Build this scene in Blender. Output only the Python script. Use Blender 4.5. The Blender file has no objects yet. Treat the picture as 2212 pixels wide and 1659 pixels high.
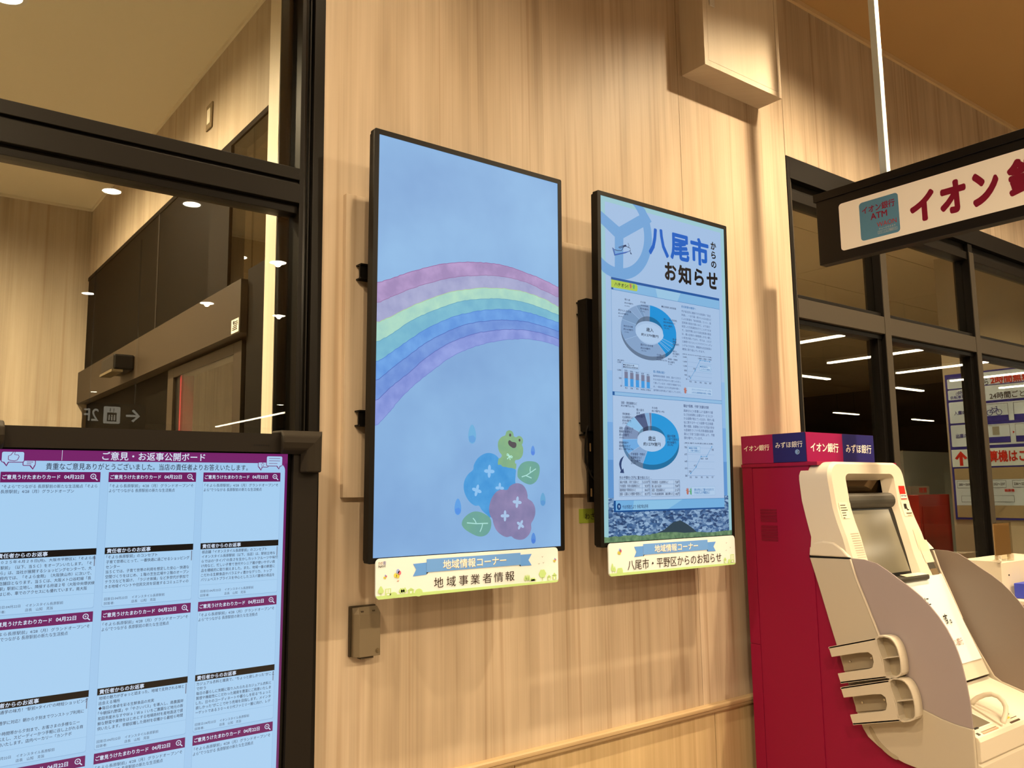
import bpy, bmesh, math, random
from mathutils import Vector, Matrix

# ------------------------------------------------------------------ scene, camera, light
scene = bpy.context.scene
COL = scene.collection
random.seed(7)
scene.view_settings.view_transform = 'Standard'
scene.view_settings.look = 'None'
scene.view_settings.gamma = 1.0
scene.view_settings.use_curve_mapping = False
scene.view_settings.exposure = 0.0

cam_d = bpy.data.cameras.new('camera')
cam_d.sensor_fit = 'HORIZONTAL'
cam_d.sensor_width = 36.0
cam_d.lens = 36.0 * 1822.286 / 2212.0
cam_d.clip_start = 0.02
cam_d.clip_end = 200
cam = bpy.data.objects.new('camera', cam_d)
COL.objects.link(cam)
yaw, pitch, roll = 0.6583734, 0.12803138, -0.0137477
fw = Vector((math.sin(yaw) * math.cos(pitch), math.cos(yaw) * math.cos(pitch), math.sin(pitch)))
rt = Vector((math.cos(yaw), -math.sin(yaw), 0))
up = rt.cross(fw)
r2 = rt * math.cos(roll) + up * math.sin(roll)
u2 = up * math.cos(roll) - rt * math.sin(roll)
cam.matrix_world = Matrix(((r2.x, u2.x, -fw.x, -1.4712), (r2.y, u2.y, -fw.y, -2.23622), (r2.z, u2.z, -fw.z, 1.448313), (0, 0, 0, 1)))
scene.camera = cam

world = bpy.data.worlds.new('night')
scene.world = world
world.use_nodes = True
world.node_tree.nodes['Background'].inputs[0].default_value = (1.0, 0.8, 0.55, 1)
world.node_tree.nodes['Background'].inputs[1].default_value = 0.02

scene.cycles.use_light_tree = False
scene.cycles.max_bounces = 5
scene.cycles.diffuse_bounces = 3
scene.cycles.glossy_bounces = 3
scene.cycles.transmission_bounces = 3
scene.cycles.transparent_max_bounces = 8
scene.cycles.caustics_reflective = False
scene.cycles.caustics_refractive = False
scene.cycles.sample_clamp_indirect = 4.0

LAMP = (1.0, 0.76, 0.47)          # warm white of every lamp in the place
P_WALL = 285.0                    # downlights that wash the panelled wall
P_STORE = 305.0                   # other downlights of the store, some added as unseen fill
P_VEST = 300.0                     # downlights of the entrance lobby
E_LINE = 26.0                     # linear lamps

# ------------------------------------------------------------------ traced shapes (metres on each flat face)
DATA = {
 'rb0': [(0.0037, 0.4398), (0.0431, 0.4223), (0.1038, 0.3951), (0.1881, 0.3618), (0.2538, 0.3428), (0.3218, 0.329), (0.3921, 0.3214), (0.4647, 0.3199), (0.5398, 0.3295), (0.6174, 0.3426), (0.6769, 0.3591)],
 'rb1': [(0.0047, 0.4979), (0.0439, 0.4761), (0.1045, 0.4451), (0.1672, 0.419), (0.2541, 0.3877), (0.3219, 0.3719), (0.3921, 0.3607), (0.4646, 0.3568), (0.5396, 0.3608), (0.6171, 0.3778), (0.6728, 0.3918)],
 'rb2': [(0.0057, 0.5537), (0.0448, 0.5332), (0.1052, 0.4989), (0.1677, 0.4671), (0.2544, 0.4324), (0.3221, 0.4136), (0.3921, 0.4008), (0.4646, 0.3939), (0.5394, 0.3945), (0.6168, 0.4066), (0.6762, 0.4247)],
 'rb3': [(0.0066, 0.6091), (0.0456, 0.5847), (0.1058, 0.5423), (0.1681, 0.5077), (0.2546, 0.469), (0.3222, 0.4482), (0.3921, 0.4352), (0.4645, 0.4273), (0.5392, 0.4289), (0.6165, 0.4395), (0.6758, 0.4529)],
 'rb4': [(0.0057, 0.6666), (0.0465, 0.6378), (0.1065, 0.5946), (0.1686, 0.5536), (0.2549, 0.5104), (0.3224, 0.4872), (0.3922, 0.4703), (0.4644, 0.4602), (0.5391, 0.4591), (0.6162, 0.4682), (0.6755, 0.4787)],
 'rb5': [(0.0066, 0.7198), (0.0472, 0.6853), (0.107, 0.6395), (0.169, 0.5938), (0.2552, 0.5472), (0.3225, 0.5216), (0.3922, 0.5049), (0.4643, 0.4946), (0.5389, 0.4913), (0.616, 0.4989), (0.6768, 0.5087)],
 'rb6': [(0.0064, 0.7752), (0.048, 0.7362), (0.1077, 0.6895), (0.1694, 0.6376), (0.2335, 0.5968), (0.3226, 0.5566), (0.3922, 0.5378), (0.4642, 0.5246), (0.5388, 0.5182), (0.6158, 0.5233), (0.6765, 0.5335)],
 'rb7': [(0.0069, 0.8457), (0.0491, 0.8025), (0.0764, 0.7702), (0.1286, 0.722), (0.191, 0.6741), (0.2557, 0.63), (0.3228, 0.5976), (0.3923, 0.5738), (0.4642, 0.5577), (0.5386, 0.5474), (0.6155, 0.5478), (0.6762, 0.5582)],
 'hyd_blue': [(0.3346, 0.9666), (0.3375, 0.9525), (0.3504, 0.9335), (0.3707, 0.9202), (0.3928, 0.9151), (0.415, 0.9195), (0.43, 0.9301), (0.433, 0.9372), (0.439, 0.9516), (0.4633, 0.9586), (0.4955, 0.9637), (0.497, 0.9802), (0.4953, 1.0045), (0.503, 1.0239), (0.4329, 1.0567), (0.4032, 1.1085), (0.3856, 1.1017), (0.3681, 1.0884), (0.3565, 1.0746), (0.3421, 1.0739), (0.3221, 1.0619), (0.3065, 1.0409), (0.3007, 1.02), (0.3035, 0.9992), (0.3161, 0.9806)],
 'hyd_pink': [(0.4631, 1.0279), (0.4723, 1.0177), (0.4876, 1.01), (0.5046, 1.0077), (0.5248, 1.0131), (0.5389, 1.0291), (0.5441, 1.0462), (0.545, 1.056), (0.5624, 1.0661), (0.5734, 1.0834), (0.5748, 1.103), (0.5684, 1.1199), (0.5581, 1.1342), (0.558, 1.1512), (0.5491, 1.1678), (0.5302, 1.1803), (0.5085, 1.1822), (0.4901, 1.1774), (0.4779, 1.1702), (0.4598, 1.1718), (0.4388, 1.1634), (0.4209, 1.1486), (0.4106, 1.1294), (0.4067, 1.1152), (0.3988, 1.1056), (0.3938, 1.0866), (0.3973, 1.0679), (0.4061, 1.0492), (0.421, 1.034), (0.4389, 1.027)],
 'frog': [(0.4279, 0.9505), (0.43, 0.9325), (0.4375, 0.9299), (0.4427, 0.9214), (0.433, 0.9108), (0.4276, 0.894), (0.4301, 0.8771), (0.4422, 0.8647), (0.4559, 0.8594), (0.4605, 0.8483), (0.4712, 0.8431), (0.4835, 0.8463), (0.4888, 0.8547), (0.4897, 0.8608), (0.499, 0.8642), (0.5084, 0.8598), (0.5193, 0.8619), (0.5265, 0.8709), (0.5255, 0.882), (0.5223, 0.887), (0.527, 0.898), (0.5263, 0.914), (0.5206, 0.9263), (0.5096, 0.9338), (0.4956, 0.9364), (0.4949, 0.9462), (0.4996, 0.9474), (0.497, 0.9637), (0.4847, 0.9609), (0.4694, 0.9598), (0.4572, 0.9574), (0.4451, 0.9563), (0.439, 0.9504)],
 'mouth': [(0.4671, 0.8798), (0.4727, 0.874), (0.4819, 0.8787), (0.4943, 0.8803), (0.4998, 0.8851), (0.4979, 0.8949), (0.488, 0.8983), (0.4772, 0.8941), (0.4696, 0.8882)],
 'eyes': [(0.4752, 0.8581), (0.4792, 0.858), (0.4752, 0.863), (0.5124, 0.873), (0.5161, 0.8729), (0.5123, 0.8774)],
 'leaf1': [(0.5038, 0.9802), (0.5064, 0.9632), (0.5189, 0.9472), (0.5378, 0.9396), (0.56, 0.9386), (0.5792, 0.9416), (0.5914, 0.9502), (0.5945, 0.9651), (0.5902, 0.985), (0.5788, 1.0023), (0.5595, 1.0116), (0.5406, 1.0095), (0.5202, 1.0009), (0.5062, 0.9899)],
 'leaf2': [(0.2942, 1.1244), (0.2998, 1.112), (0.3166, 1.0987), (0.3365, 1.0916), (0.3566, 1.0923), (0.3768, 1.0991), (0.3958, 1.1102), (0.4023, 1.1244), (0.4003, 1.1431), (0.3886, 1.159), (0.3711, 1.1657), (0.351, 1.1644), (0.331, 1.1567), (0.3084, 1.1444), (0.2971, 1.1337)],
 'v1a': [(0.5203, 0.988), (0.5407, 0.9826), (0.5784, 0.9622)],
 'v1b': [(0.555, 0.9739), (0.5541, 0.9653), (0.5567, 0.9559)],
 'v1c': [(0.5376, 0.9838), (0.5603, 0.9917)],
 'v2a': [(0.3125, 1.1239), (0.3466, 1.1273), (0.39, 1.1276)],
 'v2b': [(0.3466, 1.1268), (0.3417, 1.1179), (0.3342, 1.1107)],
 'v2c': [(0.3696, 1.1292), (0.3668, 1.1396), (0.3601, 1.1521)],
 'bow1': [(0.4725, 0.9246), (0.4633, 0.9332)],
 'bow2': [(0.4725, 0.9246), (0.475, 0.9355)],
 'bow3': [(0.4725, 0.9246), (0.4618, 0.9204), (0.4634, 0.9163), (0.4689, 0.9186), (0.4725, 0.9246)],
 'bow4': [(0.4725, 0.9246), (0.4823, 0.9293), (0.4842, 0.9256), (0.4787, 0.9226), (0.4725, 0.9246)],
 'crosses': [(0.3949, 0.971), (0.3483, 1.0285), (0.4344, 1.0222), (0.5022, 1.0662), (0.4545, 1.1071), (0.5149, 1.1364)],
 'drops': [(0.3308, 0.8597), (0.5667, 0.9046), (0.2801, 1.076), (0.6067, 1.0594), (0.567, 1.18)],
 'yarm': [(0.0016, 0.0569), (0.091, 0.0987), (0.1866, 0.0411), (0.2321, 0.0168), (0.2607, 0.0474), (0.2462, 0.0592), (0.1117, 0.1368), (0.1086, 0.2521), (0.067, 0.2509), (0.069, 0.1392), (0.0009, 0.1017)],
 'hands': [(0.1443, 0.3086), (0.1603, 0.3091)],
 'd1c': [(0.104, 0.4336), (0.1467, 0.4008), (0.1721, 0.3786), (0.1938, 0.3708), (0.1148, 0.5039), (0.3188, 0.5341), (0.3579, 0.4939), (0.3518, 0.5076), (0.3438, 0.5188), (0.3361, 0.5247)],
 'd2c': [(0.1934, 0.9401), (0.1242, 0.9056), (0.0933, 0.8576), (0.1124, 0.8071), (0.1529, 0.7784), (0.2064, 0.7623), (0.228, 0.7603)],
 'bars': [(0.1071, 0.6191), (0.1066, 0.6426), (0.1061, 0.6713), (0.1206, 0.6703), (0.1352, 0.6206), (0.1347, 0.6436), (0.1342, 0.6712), (0.1489, 0.6702), (0.1633, 0.623), (0.1628, 0.6453), (0.1622, 0.6711), (0.1771, 0.6701), (0.1913, 0.6247), (0.1908, 0.6466), (0.1902, 0.6713), (0.2053, 0.6703), (0.2189, 0.6262), (0.2184, 0.6485), (0.2179, 0.6712), (0.2331, 0.6702)],
 'axis1': [(0.0966, 0.5865), (0.0933, 0.6711), (0.2484, 0.6705)],
 'leg1': [(0.0994, 0.5887), (0.1789, 0.5891), (0.1785, 0.6068), (0.099, 0.6066)],
 'lc1': [(0.4574, 0.6174), (0.4844, 0.5869), (0.5149, 0.5447), (0.5435, 0.545), (0.5715, 0.5453)],
 'axis2': [(0.4413, 0.5403), (0.4413, 0.6243), (0.5831, 0.6246)],
 'leg2': [(0.5114, 0.563), (0.5775, 0.5639), (0.5767, 0.5843), (0.5106, 0.5846)],
 'grid2': [(0.4419, 0.6079), (0.5837, 0.6077), (0.442, 0.592), (0.5843, 0.5914), (0.4418, 0.574), (0.5842, 0.5723), (0.442, 0.5562), (0.5837, 0.5544)],
 'bub1': [(0.4365, 0.6505), (0.5842, 0.6495), (0.583, 0.6788), (0.4356, 0.6795)],
 'hands1': [(0.4269, 0.6682), (0.4466, 0.6689)],
 'axis3': [(0.4314, 0.8678), (0.4315, 0.9835), (0.5856, 0.9844)],
 'lc2': [(0.4466, 0.975), (0.4777, 0.9515), (0.5082, 0.9114), (0.5401, 0.911), (0.5714, 0.8738)],
 'leg3': [(0.437, 0.8749), (0.5043, 0.8753), (0.5035, 0.8971), (0.4363, 0.8962)],
 'grid3': [(0.4316, 0.9578), (0.5854, 0.9579), (0.4317, 0.9312), (0.5856, 0.9321), (0.4318, 0.9046), (0.5859, 0.9047), (0.4318, 0.8795), (0.586, 0.8802)],
 'bub2': [(0.4497, 1.024), (0.5861, 1.0262), (0.5849, 1.0565), (0.4486, 1.0566)],
 'hands2': [(0.4276, 1.0431), (0.447, 1.0438)],
 'arrow': [(0.1, 0.9152), (0.0838, 0.9256), (0.0754, 0.9413), (0.0772, 0.9533), (0.0831, 0.9665), (0.0785, 0.9744), (0.0989, 0.9753), (0.0948, 0.958), (0.0889, 0.964), (0.0857, 0.9508), (0.087, 0.9388), (0.093, 0.9254)],
 'tbl': [(0.0741, 0.9984), (0.2273, 1.0553), (0.1874, 0.9986), (0.233, 0.9991), (0.3849, 1.0573), (0.3525, 0.9993)],
 'num': [(0.0719, 1.0901), (0.0805, 1.0903)],
 'trees': [(-0.0027, 1.1919), (0.1159, 1.1897), (0.2078, 1.1915), (0.2886, 1.1868), (0.49, 1.1926), (0.6824, 1.194)],
 'hill': [(0.2811, 1.189), (0.334, 1.1784), (0.3726, 1.1645), (0.4076, 1.1636), (0.4427, 1.1746), (0.4819, 1.193)],
 'plane1': [(0.0565, 0.1811), (0.0658, 0.1864), (0.0823, 0.1871), (0.1013, 0.1839), (0.1135, 0.1679), (0.1256, 0.1641), (0.1448, 0.1679), (0.147, 0.1763), (0.1203, 0.1895), (0.0655, 0.2071)],
 'plane2': [(0.0872, 0.1741), (0.1233, 0.1593), (0.1266, 0.1622), (0.0919, 0.1768)],
 'plane3': [(0.1345, 0.1504), (0.1401, 0.1599), (0.1361, 0.1658)],
 'plane4': [(0.1436, 0.1786), (0.1531, 0.1893), (0.1468, 0.1886)],
 'lab1_rib': [(-0.1753, -1.2627), (0.1645, -1.2653), (0.1638, -1.2289), (-0.1753, -1.2261)],
 'lab1_tl': [(-0.2197, -1.2534), (-0.1753, -1.2548), (-0.1753, -1.221), (-0.2205, -1.2193), (-0.2093, -1.2375)],
 'lab1_trr': [(0.161, -1.258), (0.2087, -1.2581), (0.1956, -1.24), (0.2079, -1.2232), (0.1603, -1.2239)],
 'lab1_it': [(-0.3213, -1.2004), (-0.3211, -1.1742), (-0.308, -1.1919), (-0.2899, -1.1716), (-0.2823, -1.1793), (-0.259, -1.1907), (-0.2528, -1.1902), (-0.2461, -1.1913), (-0.2527, -1.1752), (-0.2268, -1.1888), (-0.2267, -1.1731), (-0.2012, -1.1801), (0.1815, -1.1954), (0.1888, -1.1968), (0.1961, -1.1955), (0.214, -1.1846), (0.2507, -1.2077), (0.25, -1.1775), (0.277, -1.19), (0.2995, -1.1949), (0.2516, -1.2462), (0.2372, -1.2255), (0.2552, -1.2274), (0.3021, -1.2331), (-0.3082, -1.2235), (-0.2697, -1.2288), (-0.2677, -1.2106), (-0.3179, -1.2577)],
 'lab2_rib': [(0.7075, -1.2659), (1.0512, -1.2636), (1.0488, -1.2272), (0.7058, -1.2287)],
 'lab2_tl': [(0.6625, -1.2576), (0.7072, -1.2578), (0.7055, -1.2239), (0.6609, -1.2228), (0.6729, -1.2397)],
 'lab2_trr': [(1.0478, -1.2551), (1.0979, -1.2555), (1.083, -1.2378), (1.0955, -1.2206), (1.0456, -1.2214)],
 'lab2_it': [(0.5557, -1.2083), (0.5545, -1.1767), (0.566, -1.1982), (0.5652, -1.1783), (0.5905, -1.1837), (1.1471, -1.183), (1.1713, -1.1789), (1.1898, -1.1872), (1.1593, -1.2473), (1.1809, -1.229), (1.156, -1.2196), (0.5917, -1.244), (0.5974, -1.2271)],
 'bike_cells': [(-0.9859, -2.3097), (-0.9878, -2.2308), (-0.9865, -2.2197), (-0.9864, -2.1397), (-0.9878, -2.1213), (-0.9884, -1.9514), (-0.9864, -1.9361), (-0.9862, -1.7631)],
}
TEXT = {
 'tv2_blue': [('八', 0.2422, 0.0672, 0.3514, 0.1734), ('尾', 0.3601, 0.0674, 0.4676, 0.1722), ('市', 0.4751, 0.0633, 0.5826, 0.172)],
 'tv2_black': [('か', 0.5962, 0.0641, 0.6291, 0.0959), ('ら', 0.5981, 0.1022, 0.6259, 0.1321), ('の', 0.5959, 0.1419, 0.6279, 0.1695), ('お', 0.3265, 0.187, 0.3916, 0.2563), ('知', 0.4018, 0.1869, 0.475, 0.2597), ('ら', 0.4937, 0.1868, 0.5499, 0.2536), ('せ', 0.5663, 0.1879, 0.633, 0.2554)],
 'tv2_tag': [('ハチオシ!', 0.0638, 0.3035, 0.1321, 0.3172)],
 'tv2_mid': [('歳入', 0.221, 0.4489, 0.2591, 0.4641), ('約1279億円', 0.1944, 0.4717, 0.2846, 0.4824), ('歳出', 0.2217, 0.8424, 0.2589, 0.8606), ('約1279億円', 0.1962, 0.8647, 0.2852, 0.8783)],
 'tv2_small': [('借入金', 0.1118, 0.3559, 0.1404, 0.363), ('約59億円', 0.1115, 0.3693, 0.1543, 0.375), ('(4.6%)', 0.112, 0.3811, 0.1372, 0.3853), ('その他', 0.1923, 0.355, 0.2201, 0.3631), ('(依存財源)', 0.1931, 0.3683, 0.2337, 0.3748), ('約95億円', 0.1918, 0.3795, 0.2334, 0.3862), ('(7.3%)', 0.1933, 0.3913, 0.2142, 0.3952), ('府から入るお金', 0.0798, 0.3977, 0.1449, 0.4056), ('約107億円', 0.0796, 0.4102, 0.1281, 0.4162), ('(8.4%)', 0.08, 0.4226, 0.1042, 0.4266), ('地方交付税', 0.1054, 0.4525, 0.1519, 0.4595), ('約165億円', 0.1052, 0.4641, 0.1523, 0.4706), ('(12.9%)', 0.1102, 0.4756, 0.131, 0.4801), ('国から入るお金', 0.1906, 0.5107, 0.2559, 0.5185), ('約333億円', 0.1904, 0.5237, 0.2391, 0.5306), ('(26.1%)', 0.1937, 0.5348, 0.2188, 0.5391), ('個人・法人市民税、', 0.3141, 0.4036, 0.3893, 0.4114), ('固定資産税など', 0.3137, 0.4155, 0.3793, 0.4218), ('約413億円', 0.3142, 0.4277, 0.3608, 0.4357), ('(32.3%)', 0.3157, 0.4388, 0.344, 0.4446), ('■自主財源 □依存財源', 0.3047, 0.3576, 0.3841, 0.3652), ('その他', 0.2737, 0.5408, 0.2977, 0.5482), ('(自主財源)', 0.2735, 0.5506, 0.3087, 0.5576), ('約28億円(2.2%)', 0.2725, 0.5594, 0.3292, 0.5662), ('使用料・手数料', 0.3334, 0.5518, 0.386, 0.5588), ('約15億円', 0.3339, 0.5622, 0.3691, 0.5694), ('(1.2%)', 0.3347, 0.5717, 0.3555, 0.577), ('諸収入', 0.361, 0.5201, 0.3839, 0.5274), ('約19億円', 0.3607, 0.5293, 0.3964, 0.5369), ('(1.5%)', 0.3612, 0.5397, 0.3826, 0.5452), ('繰入金・', 0.3623, 0.4745, 0.3853, 0.4817), ('寄附金', 0.362, 0.484, 0.383, 0.4909), ('約67億円', 0.3618, 0.493, 0.3963, 0.5012), ('1,500', 0.072, 0.5848, 0.0907, 0.5919), ('1,000', 0.0715, 0.6127, 0.0909, 0.6196), ('500', 0.0788, 0.6409, 0.0914, 0.6474), ('0', 0.0859, 0.6682, 0.0919, 0.6742), ('R3', 0.1091, 0.674, 0.1194, 0.6801), ('R4', 0.1369, 0.674, 0.1473, 0.68), ('R5', 0.165, 0.6739, 0.1755, 0.68), ('R6見込', 0.1877, 0.6739, 0.2104, 0.6805), ('R7見込', 0.2149, 0.6742, 0.239, 0.6808), ('930', 0.1068, 0.6124, 0.1206, 0.618), ('906', 0.1353, 0.6139, 0.1492, 0.6196), ('863', 0.1634, 0.616, 0.1775, 0.6217), ('829', 0.1918, 0.6173, 0.2053, 0.6231), ('802', 0.2198, 0.6193, 0.2327, 0.6249), ('(単位:億円)', 0.0721, 0.5781, 0.1053, 0.5845), ('■普通会計債', 0.101, 0.5923, 0.156, 0.5978), ('■臨時財政対策債残高', 0.1009, 0.5995, 0.175, 0.6056), ('2,000', 0.4166, 0.5372, 0.4381, 0.5433), ('1,600', 0.4173, 0.5543, 0.4383, 0.5605), ('1,200', 0.4175, 0.5709, 0.4381, 0.5772), ('800', 0.4229, 0.5877, 0.4376, 0.5937), ('400', 0.4235, 0.6048, 0.4379, 0.6103), ('0', 0.4316, 0.62, 0.4377, 0.6256), ('R3', 0.4519, 0.627, 0.4628, 0.6334), ('R4', 0.4809, 0.6277, 0.4908, 0.6336), ('R5', 0.5103, 0.6275, 0.5207, 0.6337), ('R6', 0.5388, 0.6277, 0.5501, 0.6339), ('R7', 0.5664, 0.6274, 0.5777, 0.6337), ('(単位:百万円 R6年度以前は決算)', 0.4142, 0.5268, 0.5846, 0.5314), ('1,805', 0.5031, 0.5349, 0.5244, 0.542), ('1,900', 0.5307, 0.5352, 0.5531, 0.5423), ('1,900', 0.5604, 0.5346, 0.5821, 0.5417), ('708', 0.4735, 0.5776, 0.4877, 0.5831), ('120', 0.4446, 0.609, 0.4563, 0.6143), ('消防・救急業務など', 0.0875, 0.725, 0.1672, 0.7351), ('約27億円(2.1%)', 0.0873, 0.7368, 0.1536, 0.7454), ('その他', 0.2431, 0.7362, 0.2721, 0.7453), ('約17億円(1.4%)', 0.2428, 0.748, 0.3089, 0.7568), ('借入金の', 0.1631, 0.7465, 0.2019, 0.7558), ('返済', 0.1632, 0.7581, 0.1813, 0.7672), ('約90億円', 0.1629, 0.7688, 0.2042, 0.7792), ('学校教育・', 0.0936, 0.7646, 0.1355, 0.7737), ('社会教育など', 0.0934, 0.7761, 0.1493, 0.7852), ('約93億円', 0.0932, 0.7878, 0.1351, 0.7969), ('(7.3%)', 0.0937, 0.7988, 0.1176, 0.8061), ('道路・公園などの', 0.0771, 0.8147, 0.1467, 0.8242), ('整備や管理など', 0.0768, 0.8261, 0.1412, 0.8355), ('約110億円', 0.077, 0.8375, 0.1237, 0.8473), ('(8.6%)', 0.0774, 0.8501, 0.0988, 0.8558), ('健康増進や', 0.0755, 0.8649, 0.1214, 0.8739), ('環境保全など', 0.0753, 0.8763, 0.1315, 0.8864), ('約111億円(8.7%)', 0.0751, 0.8878, 0.1452, 0.8966), ('庁舎管理・市税の', 0.1329, 0.9037, 0.2029, 0.9133), ('賦課徴収など', 0.1326, 0.9159, 0.1877, 0.9254), ('約123億円', 0.1324, 0.9268, 0.1793, 0.9368), ('(9.6%)', 0.1329, 0.9378, 0.1563, 0.9454), ('福祉や医療、', 0.3216, 0.8343, 0.3685, 0.8454), ('子育て支援など', 0.3213, 0.8468, 0.3854, 0.856), ('約708億円', 0.321, 0.8577, 0.3686, 0.8678), ('(55.3%)', 0.3218, 0.8686, 0.3524, 0.8773), ('700', 0.4148, 0.8754, 0.4278, 0.8829), ('675', 0.4148, 0.9013, 0.4281, 0.9083), ('640', 0.4147, 0.927, 0.4281, 0.9341), ('610', 0.4147, 0.9527, 0.428, 0.9599), ('580', 0.4153, 0.9802, 0.4283, 0.9874), ('R3', 0.4415, 0.9861, 0.4515, 0.9928), ('R4', 0.473, 0.9861, 0.483, 0.9928), ('R5', 0.5044, 0.986, 0.5141, 0.9928), ('R6', 0.5361, 0.986, 0.5464, 0.9929), ('R7', 0.5671, 0.986, 0.5767, 0.9929), ('590', 0.4368, 0.9647, 0.4506, 0.9724), ('613', 0.4662, 0.942, 0.4798, 0.9492), ('663', 0.5057, 0.9159, 0.5199, 0.9228), ('664', 0.5331, 0.9161, 0.5466, 0.9228), ('708', 0.569, 0.8818, 0.5815, 0.8888), ('(単位:億円 R6年度以前は決算)', 0.4142, 0.8599, 0.5791, 0.8664), ('市の予算を1万円に置き換えると…', 0.075, 0.9852, 0.2366, 0.9967), ('福祉や医療、子育て支援など', 0.0764, 1.0012, 0.1699, 1.0107), ('庁舎管理・市税の賦課徴収など', 0.0761, 1.0149, 0.177, 1.0247), ('健康増進や環境保全など', 0.0759, 1.0285, 0.1547, 1.0383), ('道路・公園などの整備や管理など', 0.0756, 1.0421, 0.1837, 1.0525), ('5,533円', 0.1888, 1.0015, 0.2262, 1.0114), ('959円', 0.2005, 1.0155, 0.2259, 1.0255), ('865円', 0.2001, 1.0295, 0.2255, 1.0395), ('857円', 0.1998, 1.0434, 0.2252, 1.0535), ('学校教育・社会教育など', 0.2358, 1.0021, 0.3233, 1.0119), ('借入金の返済', 0.2354, 1.0162, 0.2853, 1.0259), ('消防・救急業務など', 0.2351, 1.0302, 0.3058, 1.0403), ('その他(産業振興、議会費など)', 0.2347, 1.0443, 0.3513, 1.0551), ('728円', 0.3581, 1.0019, 0.3844, 1.0121), ('704円', 0.3577, 1.0163, 0.3839, 1.0266), ('215円', 0.3573, 1.0307, 0.3835, 1.0411), ('140円', 0.3568, 1.0451, 0.383, 1.0555), ('やお市政だより 令和7年5月号', 0.0875, 1.0844, 0.2155, 1.0986)],
 'tv2_white': [('9', 0.0683, 1.0852, 0.0756, 1.0951)],
 'tv2_teal': [('自主財源の確保へ', 0.4149, 0.3429, 0.4965, 0.352), ('借入残高は減少', 0.2537, 0.6029, 0.3166, 0.6125), ('●個別給収入', 0.5134, 0.565, 0.5602, 0.5721), ('(ふるさと納税)', 0.5171, 0.5749, 0.5722, 0.582), ('ガバメントクラウドファンディングは、', 0.4632, 0.6572, 0.5762, 0.663), ('ふるさと納税制度を利用して実施。', 0.4629, 0.6673, 0.5757, 0.6744), ('●福祉や医療、', 0.4409, 0.8774, 0.488, 0.8848), ('子育て支援など', 0.4484, 0.8869, 0.4996, 0.8943), ('誰もが安心して暮らせるまちづく', 0.4651, 1.0305, 0.5773, 1.0406), ('りをめざした予算配分に!', 0.4647, 1.0414, 0.5523, 1.0522)],
 'tv2_navy': [('福祉や医療、子育て支援を充実', 0.4136, 0.7183, 0.5584, 0.7297)],
 'tv2_body': [('市が自主的に確保できる財源を「自主', 0.4144, 0.3609, 0.5837, 0.3698), ('財源」、一方で国・府から入るお金など', 0.4144, 0.3754, 0.5871, 0.3843), ('による財源を「依存財源」といい、自', 0.4144, 0.3899, 0.5837, 0.3988), ('主財源の割合が高いほど、より自立・', 0.4144, 0.4043, 0.5837, 0.4132), ('安定した行政運営を行うことができま', 0.4144, 0.4188, 0.5837, 0.4277), ('す。当初予算における自主財源の割合', 0.4144, 0.4333, 0.5837, 0.4422), ('は、歳入全体の４割程度しかない厳し', 0.4144, 0.4478, 0.5837, 0.4567), ('い状況が続いており、市では、ふるさ', 0.4144, 0.4623, 0.5837, 0.4712), ('と納税やガバメントクラウドファンディ', 0.4144, 0.4767, 0.5871, 0.4856), ('ングなどのほか、積極的な自主財源の', 0.4144, 0.4912, 0.5837, 0.5001), ('確保に取り組んでいきます。', 0.4144, 0.5057, 0.5439, 0.5146), ('臨時財政対策債（本来、国から交付さ', 0.2533, 0.6193, 0.4021, 0.6271), ('れるお金を市が代わりに借り入れをし', 0.2533, 0.6323, 0.4021, 0.6401), ('て賄っている分）の発行が縮減するた', 0.2533, 0.6453, 0.4021, 0.6532), ('め、一般会計における市全体の借入', 0.2533, 0.6584, 0.3933, 0.6662), ('金残高も前年度より減少しています。', 0.2533, 0.6714, 0.4021, 0.6792), ('高齢化などの影響により医療や介護', 0.4142, 0.7371, 0.5822, 0.7474), ('など社会保障に必要なサービスにか', 0.4142, 0.7516, 0.5822, 0.7619), ('かる経費が増えているほか、障がい福', 0.4142, 0.7661, 0.5888, 0.7764), ('祉に関するサービス経費や生活保護', 0.4142, 0.7806, 0.5822, 0.7909), ('費の増額、放課後における児童の安全', 0.4142, 0.795, 0.5888, 0.8054), ('な居場所づくりや乳児等通園支援事', 0.4142, 0.8095, 0.5822, 0.8199), ('業など子育て支援の充実により、予算', 0.4142, 0.824, 0.5888, 0.8344), ('額を増やしています。', 0.4142, 0.8385, 0.5192, 0.8489)],
 'lab1_sub': [('地域情報コーナー', -0.1201, -1.263, 0.1082, -1.2279)],
 'lab1_main': [('地', -0.1507, -1.209, -0.1192, -1.1805), ('域', -0.1081, -1.2101, -0.076, -1.1813), ('事', -0.0651, -1.2106, -0.0323, -1.1815), ('業', -0.0237, -1.212, 0.0097, -1.1826), ('者', 0.0199, -1.2119, 0.0539, -1.1822), ('情', 0.0616, -1.2116, 0.0963, -1.1816), ('報', 0.1042, -1.2128, 0.1395, -1.1825)],
 'lab2_sub': [('地域情報コーナー', 0.7631, -1.265, 0.9945, -1.2266)],
 'lab2_main': [('八尾市・平野区からのお知らせ', 0.6275, -1.2146, 1.1258, -1.1795)],
 'boxL': [('イオン銀行', 0.0137, 0.0327, 0.1358, 0.0604), ('みずほ銀行', 0.1649, 0.0303, 0.2873, 0.0596)],
 'boxF': [('イオン銀行', 0.0276, 0.0434, 0.2215, 0.0746), ('みずほ銀行', 0.2754, 0.0399, 0.4676, 0.0745)],
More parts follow.
